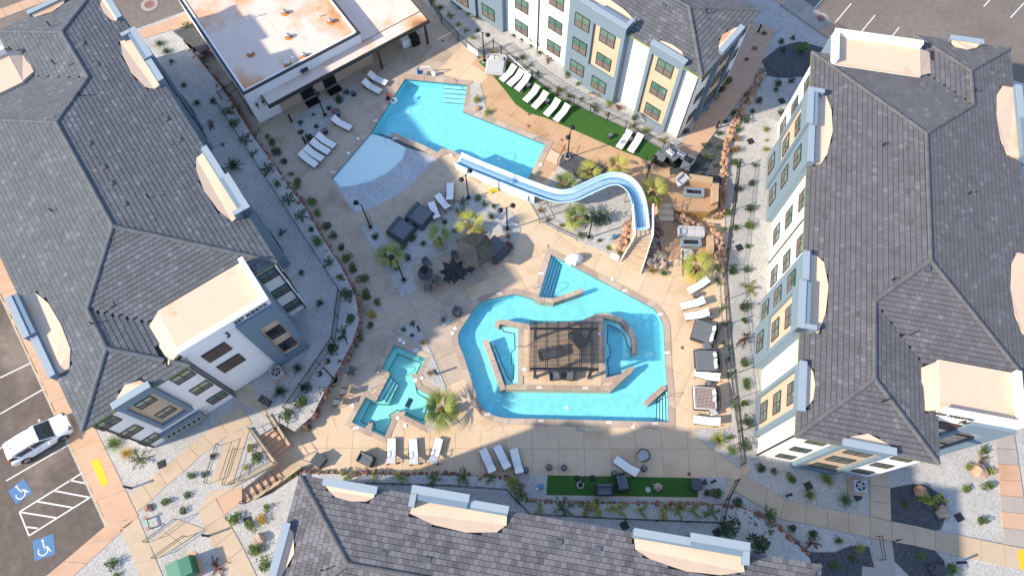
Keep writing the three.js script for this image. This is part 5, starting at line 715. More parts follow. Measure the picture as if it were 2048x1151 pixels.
const lifeRing = (lb, p, y, tilt) => { const T = thing('life_ring', lb, 'life ring', p, y); const g = new THREE.TorusGeometry(.27, .07, 8, 24); g.rotateX(PI / 2 - tilt); mesh('ring', g, M.whiteMetal, T); mesh('rope', (() => { const q = new THREE.TorusGeometry(.35, .012, 5, 24); q.rotateX(PI / 2 - tilt); return q; })(), M.yellowPaint, T); };
lifeRing('white life ring lying at the pool edge beside the red hose', [-11.64,-41.64], -.03, 0); lifeRing('white life ring hung on the turf fence', [0.99,-44.1], .9, .9);
{ const T = thing('rescue_pole', 'long white rescue pole hung on the turf fence', 'pole', [0, 0]); mesh('shaft', rod(up([-0.77,-46.04], 1), up([0.88,-44.16], 1), .03), M.whiteMetal, T); }
{ const T = thing('rescue_stand', 'black and red rescue stand at the deep pool edge', 'stand', [-12.16,-41.82], 0); mesh('post', cyl(.05, .04, .9, 0, 0, 0, 8), M.iron, T); mesh('tube', rod([.05, .8, 0], [.4, .5, .1], .07, 8), mat([.55, .02, .03], .5), T); mesh('foot', box(.4, .05, .4, 0, .03, 0), M.iron, T); }
{ const T = thing('yellow_float', 'yellow pool float lying beside the slide run-out', 'float', [-2.09,-31.81], .08, .2); mesh('tube', [rbox(.85, .12, .3, .05, 0, .04, 0), rbox(.3, .12, .4, .05, -.3, .05, .05)], mat([.80, .55, .01], .5), T); }
{ const T = thing('grill_counter', 'white counter with covered black grill under the clubhouse canopy', 'grill', [-10.52,-48.49], 0, .55); mesh('counter', box(1.1, .9, .9, -.25, .45, -.1), M.white, T); mesh('grill_cover', rbox(.85, 1.1, .8, .08, .45, .55, .35), M.iron, T); }
[['grey outdoor kitchen counter with grill at the turf end', [13.65,-34.97], 1.5, 1.0, -.85], ['dark long grill counter beside the pink path', [14.63,-34.9], 2.6, .9, -.62], ['dark cabinet beside the turf tip', [12.77,-34.73], .9, .9, -.6], ['low dark counter end near the terrace armchair', [15.06,-33.98], 1.3, .9, 1.1]].forEach(([l, p, w, h, t]) => { const T = thing('outdoor_kitchen', l, 'counter', p, 0, t); mesh('cabinet', box(w, h, .75, 0, h / 2, 0), M.bronze, T); mesh('worktop', box(w + .08, .05, .82, 0, h + .025, 0), M.cushion, T); for (let i = 0; i < Math.round(w / .6); i++) mesh('cabinet_door', box(.5, .6, .02, -w / 2 + .35 + i * .6, .45, .386), M.iron, T); if (w > 1.4) { mesh('grill_lid', rbox(.8, .25, .5, .1, 0, h + .15, 0), M.steel, T); } });
const lid = (label, cat, name, p, y, r, m, gp) => { const T = thing(name, label, cat, p, y, 0, gp); mesh('plate', cyl(r, r, .012, 0, 0, 0, 20), m, T); mesh('rim', (() => { const g = new THREE.TorusGeometry(r, .012, 5, 22); g.rotateX(PI / 2); g.translate(0, .008, 0); return g; })(), m, T); };
for (const p of [[8.88,-10.84], [7.95,-23.23], [-12.94,-12.57], [-9.34,-11.56], [-8.73,-10.95], [-7.63,-14.74], [-8.12,-14.55], [-9.57,-17.93], [-9.23,-17.69], [-5.11,-18.89], [-5.31,-18.48], [0.54,-15.45], [6.62,-18.37], [-14.61,-37.34], [-6.05,-35.5], [2.14,-34.46], [-15.37,-35.79]]) lid('round white skimmer lid set in the pool surround', 'skimmer lid', 'skimmer_lid', p, .045, .13, M.whiteMetal, 'white skimmer lids round the pools');
for (const p of [[12.85,-7.3], [13.26,-17.22], [4.12,-37.13], [1.17,-39.97], [1.08,-38.66], [-7.28,-48.71]]) lid('round rust-brown drain cover in the concrete deck', 'drain cover', 'drain_cover', p, .004, .13, M.rockRed[0], 'brown drain covers in the deck');
for (const [p, y, l] of [[[-26.59,-7.91], 1.01, 'by the path to the entrance'], [[-19.56,-3.9], 1.01, 'beside the lower walk plants'], [[21.65,-6.43], -.05, 'in gravel near the grass clumps'], [[25.16,-5.67], -.05, 'in front of the air conditioner'], [[32.3,-4.19], -.05, 'on white gravel beside black gravel'], [[18.97,-26.16], -.05, 'on the gravel strip by the fence'], [[14.21,-3.07], .96, 'behind the south fence'], [[7.63,-3.56], .96, 'in the narrow shaded gap'], [[21.33,-36.9], -.05, 'on the gravel by orange boulders'], [[24.84,-41.38], -.05, 'on gravel near the block corner']]) { const T = thing('drain_grate', `square dark drain grate ${l}`, 'drain grate', p, y, .4); mesh('grate_frame', box(.55, .04, .55, 0, .02, 0), M.iron, T); for (let i = 0; i < 4; i++) mesh('grate_bar', box(.45, .02, .05, 0, .05, -.18 + i * .12), M.bronze, T); }
for (const [p, y, r, l] of [[[-36.43,-52.59], 1.03, .5, 'in the street asphalt'], [[30.13,-51.21], .04, .42, 'among the parking stripes']]) { const T = thing('manhole', `brown manhole cover with pale concrete collar ${l}`, 'manhole', p, y); mesh('collar', cyl(r + .35, r + .35, .012, 0, 0, 0, 28), M.walkGrey[0], T); mesh('cover', cyl(r, r, .012, 0, .014, 0, 24), M.rockRed[3], T); }
const acUnit = (l, p, y, t) => { const T = thing('air_conditioner', l, 'air conditioner', p, y, t); mesh('cabinet', rbox(.85, .8, .85, .04, 0, .45, 0), M.cushionLight, T); mesh('grille', (() => { const g = []; for (let i = 1; i < 5; i++) { const q = new THREE.TorusGeometry(.08 * i, .012, 4, 22); q.rotateX(PI / 2); q.translate(0, .87, 0); g.push(q); } return merge(g); })(), M.iron, T); mesh('fan_well', cyl(.36, .36, .01, 0, .852, 0, 24), M.frame, T); for (let i = 0; i < 5; i++) mesh('fan_blade', box(.28, .008, .11, .17, .862, 0, 0).rotateY(i * 1.257), M.steel, T); mesh('pad', box(1.2, .08, 1.2, 0, .02, 0), M.walkPink[0], T); };
acUnit('pale air conditioner box at the foot of the lettered block', [25.13,-6.33], -.03, -.1); acUnit('pale air conditioner box at the 207 tower foot', [-18.66,-14.76], 1, .6);
{ const T = thing('meter_cabinet', 'long grey electrical meter cabinet on the shaded end wall', 'cabinet', [-24.93,-10.53], 1, turnTo([-26.36,-9.79], [-23.38,-11.74])); mesh('cabinet', box(3.2, 1.2, .3, 0, .95, -.05), M.ash, T); for (let i = 0; i < 7; i++) mesh('meter', (() => { const g = new THREE.CylinderGeometry(.1, .1, .12, 14); g.rotateX(PI / 2); g.translate(-1.2 + i * .4, 1.15, .15); return g; })(), M.frame, T); mesh('conduit', pipe([[1.6, 1.2, 0], [1.9, 1.5, 0], [2.0, .4, 0]], .04), M.steel, T); }
{ const T = thing('transformer_box', 'green utility transformer box near the grey ramp', 'transformer', [-23.44,-0.64], 1, .45); mesh('body', box(1.7, 1.0, 1.3, 0, .5, 0), mat([.02, .12, .075], .6), T); const g = box(1.8, .1, .8, 0, 0, 0); mesh('lid', [box(.95, .08, 1.4, -.42, 1.07, 0, 0, 0, .18), box(.8, .3, 1.2, .45, 1.1, 0)], mat([.03, .16, .10], .6), T); mesh('plinth', box(1.9, .1, 1.5, 0, .03, 0), M.walkPink[0], T); }
{ const T = thing('backflow_valve', 'teal and red backflow pipe valve on white gravel', 'valve', [-26.54,-3.69], 1); mesh('pipe', pipe([[-.25, 0, -.35], [-.25, .4, -.35], [.1, .4, .3], [.1, 0, .3]], .07, 8), mat([.15, .40, .33], .5), T); for (const [x, z] of [[-.25, -.4], [.1, .35]]) mesh('hand_wheel', (() => { const g = new THREE.TorusGeometry(.11, .03, 6, 16); g.rotateX(PI / 2); g.translate(x, .5, z); return g; })(), mat([.55, .05, .02], .5), T); }
for (const [p, l, m] of [[[8.31,-27.1], 'blue valve drum in the palm bed', mat([.03, .14, .26], .5)], [[1.68,-6.37], 'blue valve drum in the gravel beside turf', mat([.03, .20, .34], .5)], [[15.21,-33.57], 'small green lid in the black gravel', mat([.05, .22, .12], .6)]]) { const T = thing('valve_drum', l, 'valve', p, .03); mesh('drum', cyl(.2, .18, .35, 0, 0, 0, 14), m, T); mesh('bracket', box(.6, .06, .1, -.1, .1, .1, .4), M.steel, T); }
{ const T = thing('rules_sign', 'pale blue sign panel at the slide stair foot', 'sign', [8.15,-24.96], 0, -.45); mesh('panel', box(.75, .5, .04, 0, .75, 0, 0, -.6), M.cap2, T); for (const s of [-.3, .3]) mesh('post', box(.04, .6, .04, s, .3, -.05), M.steel, T); }
{ const T = thing('fence_sign', 'white notice board on the fence corner by the turf', 'sign', [-4.18,-46.76], .1, -.72); mesh('board', box(1.3, .75, .03, 0, .85, .06), M.whiteMetal, T); mesh('heading', box(1.0, .08, .006, 0, 1.1, .08), mat([.45, .10, .12], .6), T); for (let i = 0; i < 4; i++) mesh('text_line', box(.95 - i * .1, .035, .006, 0, .95 - i * .1, .08), M.ash, T); }
{ const T = thing('grill_station', 'black charcoal grill on a post beside the entrance walk', 'grill', [-19.13,-12.45], 1, -.5); mesh('firebox', box(.95, .3, .55, 0, .95, 0), M.iron, T); for (let i = 0; i < 4; i++) mesh('grate_bar', box(.04, .02, .5, -.3 + i * .2, 1.11, 0), M.steel, T); mesh('post', cyl(.08, .08, .85, 0, 0, 0, 8), M.iron, T); }
for (const [p, l] of [[[-14.48,-14.5], 'beside the hot tub chairs']]) { const T = thing('footing_ring', `round concrete planter ring ${l}`, 'planter', p, .05); mesh('ring', cyl(.42, .4, .35, 0, 0, 0, 18), M.walkGrey[0], T); mesh('soil', cyl(.28, .28, .02, 0, .35, 0, 16), M.iron, T); }
{ const T = thing('turf_disc', 'round pale sprinkler lid in the south turf', 'lid', [9.66,-6.16], .065); mesh('plate', cyl(.2, .2, .02, 0, 0, 0, 18), M.cushionLight, T); mesh('rim', (() => { const g = new THREE.TorusGeometry(.2, .015, 5, 20); g.rotateX(PI / 2); g.translate(0, .02, 0); return g; })(), M.walkGrey[0], T); }
// ---------- car ----------
{
  const rear = [-36.53,-8.27], front = [-34.35,-9.81], turn = turnTo(rear, front), mid = lerp2(rear, front, .52), nx = [Math.sin(-turn), -Math.cos(-turn)];
  const T = thing('parked_car', 'white five-door car parked nose-in at the kerb beside the grey-roofed block', 'car', [mid[0] + nx[0] * .80, mid[1] + nx[1] * .80], LV + .02, turn);
  const paint = new THREE.MeshPhysicalMaterial({ color: lin(.80, .81, .82), roughness: .3, clearcoat: 1, clearcoatRoughness: .05 }), dark = new THREE.MeshPhysicalMaterial({ color: lin(.012, .018, .02), roughness: .08, clearcoat: 1 }), trim = M.frame;
  const loft = (st, n = 20) => { const pos = [], idx = [], uv = []; st.forEach(([x, w, y0, y1, k], i) => { for (let j = 0; j <= n; j++) { const a = j / n * PI, cx = Math.cos(a), sy = Math.sin(a), e = 2 / (k || 4), zz = Math.sign(cx) * Math.pow(Math.abs(cx), e) * w, yy = y0 + Math.pow(sy, e) * (y1 - y0); pos.push(x, yy, zz); uv.push(i, j); } }); const m = n + 1; for (let i = 0; i + 1 < st.length; i++) for (let j = 0; j < n; j++) { const a = i * m + j; idx.push(a, a + m, a + 1, a + 1, a + m, a + m + 1); } for (const e of [0, st.length - 1]) { const c = pos.length / 3; pos.push(st[e][0], st[e][2], 0); uv.push(0, 0); for (let j = 0; j < n; j++) idx.push(c, e * m + j, e * m + j + 1); } const g = new THREE.BufferGeometry(); g.setAttribute('position', new THREE.Float32BufferAttribute(pos, 3)); g.setAttribute('uv', new THREE.Float32BufferAttribute(uv, 2)); g.setIndex(idx); g.computeVertexNormals(); return g; };
  mesh('body', loft([[-2.36, .70, .42, .70, 4], [-2.30, .82, .34, .98, 5], [-2.0, .92, .28, 1.06, 6], [-1.0, .94, .26, 1.06, 7], [.4, .94, .26, 1.05, 7], [1.0, .93, .26, 1.02, 6], [1.7, .91, .28, .95, 5], [2.15, .85, .32, .84, 5], [2.33, .72, .40, .70, 4]]), paint, T);
  const cab = mesh('glasshouse', loft([[-2.22, .68, 1.0, 1.08, 5], [-1.95, .74, 1.0, 1.46, 5], [-1.5, .76, 1.0, 1.60, 5], [-.4, .77, 1.0, 1.64, 5], [.25, .75, 1.0, 1.58, 5], [.6, .74, 1.0, 1.42, 5], [1.22, .76, .98, 1.03, 5]]), dark, T);
  mesh('roof_panel', loft([[-2.02, .66, 1.42, 1.475, 6], [-1.5, .70, 1.56, 1.625, 6], [-.4, .71, 1.60, 1.665, 6], [.2, .70, 1.55, 1.605, 6], [.36, .68, 1.52, 1.55, 6]]), paint, cab);
  for (const s of [-1, 1]) { mesh('roof_rail', pipe([[-1.7, 1.62, s * .66], [-.6, 1.69, s * .67], [.1, 1.63, s * .66]], .02, 6, 12), trim, T); mesh('door_pillar', [rod([-.35, 1.03, s * .82], [-.4, 1.58, s * .68], .035), rod([-1.35, 1.03, s * .84], [-1.6, 1.52, s * .70], .05), rod([1.15, 1.02, s * .74], [.3, 1.57, s * .69], .035)], paint, T); const mi = mesh('wing_mirror', rbox(.16, .13, .22, .05, .72, 1.08, s * 1.02), paint, T);
    for (const x of [-1.42, 1.42]) { const w = mesh('wheel', (() => { const g = new THREE.CylinderGeometry(.345, .345, .22, 24); g.rotateX(PI / 2); g.translate(x, .345, s * .84); return g; })(), M.iron, T); mesh('rim', (() => { const g = new THREE.CylinderGeometry(.23, .23, .235, 10); g.rotateX(PI / 2); g.translate(x, .345, s * .84); return g; })(), M.steel, w); mesh('wheel_arch', (() => { const g = new THREE.TorusGeometry(.40, .045, 6, 20, PI); g.translate(x, .345, s * .92); return g; })(), trim, T); }
    mesh('headlight', rbox(.3, .1, .36, .04, 2.12, .74, s * .6), dark, T); mesh('tail_light', rbox(.12, .12, .42, .03, -2.28, .92, s * .55), mat([.25, .005, .008], .3), T); mesh('door_handle', rbox(.2, .03, .03, .01, -.1, .88, s * .945), M.steel, T); mesh('sill', box(2.4, .1, .05, 0, .33, s * .93), trim, T); }
  mesh('grille', rbox(.06, .16, .9, .02, 2.3, .6, 0), trim, T); mesh('number_plate', box(.02, .12, .32, -2.36, .72, 0), M.cap2, T); mesh('antenna', rbox(.16, .06, .05, .02, -1.55, 1.66, 0), trim, T);
}

for (const [p, l] of [[[-1.52,-21.96], 'river bend by the dark bin'], [[1.69,-13.96], 'island edge below the pergola'], [[5.33,-13.92], 'island edge near the round spa'], [[-2.35,-11.85], 'river curve near the palm'], [[1.77,-11.31], 'south river edge, palm half'], [[7.01,-11.21], 'south river edge, middle'], [[10.57,-11.1], 'south river corner steps'], [[11.99,-16.79], 'east river edge'], [[11.71,-20.08], 'north-east river bend'], [[-12.52,-10.8], 'hot tub lower corner'], [[-8.23,-17.06], 'hot tub upper edge'], [[8.93,-22.18], 'long diagonal river edge'], [[2.01,-23.77], 'wedge steps side'], [[-13.15,-39.36], 'deep pool side near the lounger'], [[-11.23,-37.32], 'beach divider wall'], [[-16.58,-33.8], 'beach corner']]) { const T = thing('depth_marker', `small white depth tile on the coping, ${l}`, 'depth marker', p, .045, .1); mesh('tile', box(.42, .012, .2), M.cap2, T); for (const q of [-.12, 0, .12]) mesh('mark', box(.07, .004, .09, q, .008, 0), M.rockOrange[0], T); }

// ---------- planting ----------
const leafMat = (c, v = .35) => [.8, 1, 1.25].map(k => new THREE.MeshPhysicalMaterial({ color: lin(c[0] * k, c[1] * k, c[2] * k * .9), roughness: .75, side: THREE.DoubleSide, transmission: .25, thickness: 0 }));
const LM = { green: leafMat([.085, .145, .028]), dark: leafMat([.036, .075, .026]), lime: leafMat([.25, .27, .035]), dry: leafMat([.26, .17, .07]), red: leafMat([.17, .045, .028]), grey: leafMat([.10, .14, .085]), gold: leafMat([.34, .22, .03]), brown: leafMat([.10, .05, .03]), palm: leafMat([.20, .25, .05]), palmLime: leafMat([.32, .33, .06]), palmDry: leafMat([.48, .36, .17]), palmGold: leafMat([.50, .33, .05]) };
const stemMat = mat([.12, .08, .05], .9);
function bladeGeo(list) {   // list of {base, dir, up, len, w, droop, seg}
  const pos = [], nor = [], uv = [];
  for (const b of list) { const side = V3().crossVectors(b.dir, V3(0, 1, 0)); if (side.length() < .05) side.set(1, 0, 0); side.normalize(); const n = b.seg || 2, pts = []; for (let i = 0; i <= n; i++) { const t = i / n, p = b.base.clone().addScaledVector(b.dir, b.len * t); p.y -= b.droop * t * t * b.len; pts.push([p, b.w * (b.leaf ? Math.sin(PI * Math.min(.97, t * .9 + .08)) : 1 - t * .92)]); } for (let i = 0; i < n; i++) { const [p, w] = pts[i], [q, v] = pts[i + 1], a = p.clone().addScaledVector(side, -w), c = p.clone().addScaledVector(side, w), d = q.clone().addScaledVector(side, -v), e = q.clone().addScaledVector(side, v), nn = side.clone().cross(q.clone().sub(p)).normalize(); if (nn.y < 0) nn.negate(); for (const x of [a, c, e, a, e, d]) { pos.push(x.x, x.y, x.z); nor.push(nn.x, nn.y, nn.z); uv.push(0, 0); } } }
  const g = new THREE.BufferGeometry(); g.setAttribute('position', new THREE.Float32BufferAttribute(pos, 3)); g.setAttribute('normal', new THREE.Float32BufferAttribute(nor, 3)); g.setAttribute('uv', new THREE.Float32BufferAttribute(uv, 2)); return g;
}
const ball = () => { const a = rnd() * 2 * PI, z = rr(-1, 1), r = Math.sqrt(1 - z * z); return V3(r * Math.cos(a), z, r * Math.sin(a)); };
const kinds = {
  spiky: () => bladeGeo(Array.from({ length: 70 }, () => { const a = rnd() * 2 * PI, e = rr(.15, 1.35); return { base: V3(0, .03, 0), dir: V3(Math.cos(a) * Math.cos(e), Math.sin(e), Math.sin(a) * Math.cos(e)), len: rr(.34, .55), w: .017, droop: .25, seg: 2 }; })),
  grass: () => bladeGeo(Array.from({ length: 150 }, () => { const a = rnd() * 2 * PI, e = rr(.5, 1.45); return { base: V3(rr(-.1, .1), 0, rr(-.1, .1)), dir: V3(Math.cos(a) * Math.cos(e), Math.sin(e), Math.sin(a) * Math.cos(e)), len: rr(.4, .75), w: .009, droop: .5, seg: 3 }; })),
  bush: () => { const lumps = Array.from({ length: 7 }, () => [V3(rr(-.22, .22), rr(.12, .34), rr(-.22, .22)), rr(.12, .22)]); return bladeGeo(Array.from({ length: 300 }, () => { const [c, r] = pick(lumps), d = ball(); return { base: c.clone().addScaledVector(d, r * rr(.5, 1)), dir: d.clone().add(V3(rr(-.5, .5), rr(-.1, .6), rr(-.5, .5))).normalize(), len: rr(.07, .14), w: rr(.02, .034), droop: .2, seg: 2, leaf: true }; })); },
  sprawl: () => { const arms = Array.from({ length: 9 }, () => { const a = rnd() * 2 * PI, e = rr(.3, 1.2); return V3(Math.cos(a) * Math.cos(e), Math.sin(e) * .9, Math.sin(a) * Math.cos(e)); }); return bladeGeo([...arms.map(d => ({ base: V3(0, 0, 0), dir: d, len: .62, w: .008, droop: .35, seg: 3 })), ...Array.from({ length: 230 }, () => { const d = pick(arms), t = rr(.2, 1), p = d.clone().multiplyScalar(.62 * t); p.y -= .35 * t * t * .62; return { base: p, dir: ball().add(V3(0, .4, 0)).normalize(), len: rr(.07, .14), w: rr(.014, .026), droop: .2, seg: 2, leaf: true }; })]); },
};
const protoP = {};
function plant(kind, col, p, y, s, label, group) {
  const v = Math.floor(rnd() * 3), key = kind + col + v; let t = protoP[key];
  const name = { spiky: 'rosette_plant', grass: 'grass_clump', bush: 'shrub', sprawl: 'shrub' }[kind], cat = kind === 'grass' ? 'grass clump' : 'shrub';
  if (!t) { t = protoP[key] = thing(name, label, cat, p, y, rnd() * 6.3, group); mesh('leaves', kinds[kind](), LM[col][v], t); mesh('stem', rod([0, -.05, 0], [0, .16, 0], .02, 5), stemMat, t); t.scale.setScalar(s); t.userData.s0 = s; delete t.userData.s0; t.s0 = s; }
  else { const c = copyOf(t, p, y, rnd() * 6.3, label, group); c.scale.setScalar(s); }
}
const FROM = { 'shrubs above the rock wall': [1, 'clubhouse end'], 'shrubs below the rock wall': [1, 'clubhouse end'], 'shrubs along the turf fence': [0, 'clubhouse end'], 'shrubs in the south strip': [0, 'stair end'], 'shrubs in the east strip': [1, 'terrace end'], 'trailing plants on the fence': [1, 'terrace end'], 'grass at the white wall': [0, 'clubhouse end'], 'shrubs on the path wall side': [0, 'grill end'], 'rosettes on the shaded gravel': [1, 'street end'], 'shrubs at the block corner': [1, 'terrace end'], 'golden grasses on the terrace': [0, 'upper steps'], 'terrace fence shrubs': [1, 'pink path'], 'rosettes near the tower': [1, 'tower roof end'], 'shrubs by the orange boulders': [1, 'car park end'], 'round shrubs in the umbrella bed': [0, 'beach lamp post'], 'south-east garden shrubs': [0, 'fence gate'], 'round shrubs by the curving walk': [0, 'turf end'], 'shrubs between the walks': [0, 'parking stalls'], 'feathery grass': [0, 'fence gate'], 'black gravel shrubs': [0, 'grills'], 'shrubs by the black bed': [1, 'car park'], 'clubhouse planter shrubs': [1, 'clubhouse doors'], 'straw shrubs by the pink path': [1, 'car park'], 'straw shrubs': [0, 'clubhouse end'], 'orange tufts': [1, 'umbrella bed'], 'hot tub shrubs': [0, 'rock wall'], 'large dark bushes': [0, 'fence gate'], 'shrubs beyond the gate': [0, 'fence gate'], 'yellow tufts on the strip': [1, 'car park end'], 'olive shrubs': [1, 'stair end'], 'stair triangle shrubs': [1, 'entrance walk'] };
function plants(kind, col, pts, y, s, label, group) { const f = FROM[group], q = f ? [...pts].sort((a, b) => a[f[0]] - b[f[0]]) : pts; q.forEach((p, i) => plant(Array.isArray(kind) ? pick(kind) : kind, Array.isArray(col) ? pick(col) : col, p, y, s * rr(.65, 1.4), f ? `${label}, ${ORD[i]} from the ${f[1]}` : label, group || label.slice(0, 60))); }
// west side: shaded gravel
plants('spiky', 'dark', [[-31.15,-42.64],[-29.55,-40.63],[-28.18,-40.81],[-26.49,-36.05],[-32.86,-45.48]], 1, .95, 'dark green rosette on the shaded gravel behind the west fence', 'rosettes on the shaded gravel');
plants('grass', 'green', [[-34.47,-47.61],[-33.56,-46.69]], 1, 1.3, 'tall green grass clump on sunlit gravel below the street pavement', 'grass by the street'); plants('sprawl', 'green', [[-32.17,-49.65]], 1, 1.5, 'open green shrub on black gravel by the street', 'street shrub'); plants('spiky', 'dark', [[-25.16,-33.76]], 1, 1.9, 'largest dark rosette on the shaded gravel beside the parapet bay', 'big rosette');
plants('sprawl', 'brown', [...[[-27.91,-38.22]], ...[[-19.95,-27.1]]], 1, 1.0, 'dry brown shrub on the shaded gravel', 'dry shrubs on the shaded gravel'); plants('spiky', 'dark', [[-17.96,-23.45],[-16.08,-20.77],[-17.27,-15.23]], 1, 1.15, 'dark rosette on shaded gravel near the 207 tower', 'rosettes near the tower');
plants(['bush', 'sprawl'], ['dark', 'green'], [...[[-26.62,-39.48],[-25.68,-38.37],[-24.57,-36.55],[-23.54,-35.13]], ...[[-22.04,-33.47],[-21.04,-32.01],[-23.57,-37.53]], ...[[-19.88,-30.39],[-18.6,-28.75],[-17.61,-27.54],[-16.91,-26.35],[-15.72,-24.4],[-14.75,-23.03],[-13.85,-21.46],[-13.6,-19.35],[-13.88,-18.01],[-14.56,-16.75]], ...[[-16.8,-12.62],[-16.4,-13.67],[-17.63,-11.52]]], .95, 1.15, 'dark green shrub between west fence and red rock wall', 'shrubs above the rock wall');
plants('bush', ['dark', 'green'], [...[[-22.57,-36.88],[-21.9,-35.89],[-21.16,-34.82],[-20.33,-33.59],[-19.59,-32.46],[-22.96,-37.52]], ...[[-18.2,-30.65],[-17.42,-29.56],[-16.56,-28.32],[-15.88,-27.35],[-15.14,-26.31],[-14.47,-25.28],[-13.82,-24.34],[-13.02,-23.26],[-12.46,-21.9],[-11.57,-21.15],[-12.14,-19.17],[-12.81,-18.17],[-13.36,-17.46],[-13.61,-16.47]], ...[[-15.5,-12.76],[-15.84,-11.71],[-16.16,-10.8]]], .0, .95, 'small dark shrub at the foot of the rock wall', 'shrubs below the rock wall'); plants('bush', 'gold', [[-12.04,-20.04]], 0, .8, 'small golden shrub at the foot of the rock wall', 'golden shrub');
plants(['bush', 'spiky'], 'dark', [...[[-19,-40],[-20.06,-39.07],[-18.54,-38.69],[-19.94,-38.05],[-19.17,-37.32],[-16.73,-41.6],[-16.1,-42.46],[-17.59,-40.75]]], .04, .9, 'dark shrub in the clubhouse planter', 'clubhouse planter shrubs');
// umbrella bed
plants('bush', ['dark', 'green'], [[-12.27,-27.33],[-9.83,-26.28],[-11.35,-25.5],[-10.2,-24.25],[-8.94,-27],[-6.34,-28.69],[-3.48,-31],[-2.81,-30.49],[-2,-30.15],[-2.99,-27.7],[-4.27,-27.3],[-9.34,-25.26]], .04, .72, 'small round shrub in the umbrella gravel bed', 'round shrubs in the umbrella bed'); plants('grass', 'grey', [[-8.06,-26.59],[-2.28,-29.16]], .04, 1.15, 'grey-green grass mound in the umbrella gravel bed', 'grass mounds in the umbrella bed'); plants('sprawl', 'green', [[-5.3,-27.95],[-5.06,-29.5],[-4.8,-30.58]], .04, .95, 'loose green shrub beside the middle palm', 'loose shrubs by the palms'); plants('bush', 'gold', [[-0.75,-27.28]], .04, .7, 'small golden shrub at the bed corner', 'golden corner shrub'); plants('bush', 'red', [[-0.68,-26.32]], .04, .8, 'reddish shrub at the bed corner beside the daybed', 'red corner shrub');
plants('grass', 'dry', [...[[-6.08,-19.66],[-7.62,-17.65],[-6.97,-15.14]]], .04, .8, 'orange tufted grass in a gravel bed near the hot tub', 'orange tufts'); plants('bush', 'dark', [[-8.59,-19.3],[-8.6,-18.3],[-9.31,-18.8]], .04, .7, 'dark shrub in the hot tub gravel bed', 'hot tub shrubs');
// slide bed
plants('grass', 'dry', [[2.02,-29.72],[2.66,-28.81]], .04, .75, 'tan grass tuft beside the guard rail', 'tan tufts by the rail'); plants('bush', 'gold', [[3.8,-28.23]], .04, .8, 'golden brown round shrub beside the guard rail', 'golden round shrub'); plants('bush', 'grey', [[7.21,-28.62]], .04, 1.9, 'large grey-green bush behind the slide bed lamp', 'large grey bush'); plants('bush', 'green', [[5.5,-27.26],[6.98,-26.85]], .04, .8, 'green shrub beside the slide bed lamp', 'slide bed shrubs'); plants('bush', 'lime', [[7.81,-26.13],[8.63,-25.65]], .04, .85, 'yellow-green shrub near the slide stair foot', 'yellow shrubs by the stair');
plants('grass', 'gold', [...[[14.96,-29.22],[15.95,-28.97],[17.08,-28.8]]], .3, 1.05, 'golden upright grass below the upper fire pit terrace', 'golden grasses on the terrace'); plants('grass', 'gold', [[11.34,-23.93],[14.09,-29.88]], .05, .95, 'golden grass among the dark boulders', 'golden grass in boulders'); plants('bush', 'green', [[18.14,-29.39],[17.89,-27.85],[17.55,-26.17],[16.97,-24.14],[12.16,-23.7]], .1, .8, 'green shrub along the terrace side of the east fence', 'terrace fence shrubs');
plants('bush', 'lime', [...[[-3.83,-41.51],[-2.8,-40.09]]], .04, .85, 'yellow-green shrub in the pool corner bed', 'pool corner shrubs'); plants('spiky', 'green', [[17.16,-35.14]], .05, 1.6, 'bright green rosette on black gravel beside the grills', 'black gravel rosette'); plants('bush', 'dark', [[17.06,-36.29],[18.17,-36.11],[16.17,-34.26],[17.8,-34.17]], .05, .7, 'small dark shrub on black gravel beside the grills', 'black gravel shrubs');
// north strip
plants(['sprawl', 'grass'], ['green', 'lime'], [...[[-8.44,-53.62],[-7.66,-52.85],[-6.7,-51.76],[-5.75,-50.69],[-5.07,-49.94],[-4.31,-49]], ...[[0.51,-46.5],[1.3,-45.69],[2.01,-44.68],[6.04,-41.64],[7.09,-40.59],[8.38,-39.83],[10.61,-38.42],[11.8,-37.96],[13.39,-36.85],[4.96,-41.93]]], .03, .95, 'airy green shrub along the turf fence', 'shrubs along the turf fence'); plants('grass', 'green', [...[[-5.73,-52.84],[-4.79,-52.07]], ...[[-0.3,-49.28],[0.52,-48.75],[1.41,-48.02],[2.21,-47.09]]], .03, .9, 'green grass clump at the foot of the white wall', 'grass at the white wall'); plants('sprawl', 'dry', [...[[-3.87,-51.74]], ...[[3,-46.38],[7.57,-42.4],[11.96,-39.06]]], .03, 1.6, 'straw coloured shrub behind the turf fence', 'straw shrubs'); plants('bush', 'green', [[4.79,-44.37],[5.79,-43.28],[10.98,-39.44]], .03, 1.0, 'green shrub in front of the blue bay', 'shrubs by the blue bay'); plants('bush', 'lime', [[4.03,-42.71],[8.6,-41.05]], .03, .8, 'yellow shrub behind the turf fence', 'yellow shrubs behind turf'); plants('bush', 'red', [[9.5,-40.57]], .03, .85, 'red-tipped shrub below the blue bay edge', 'red-tipped shrub');
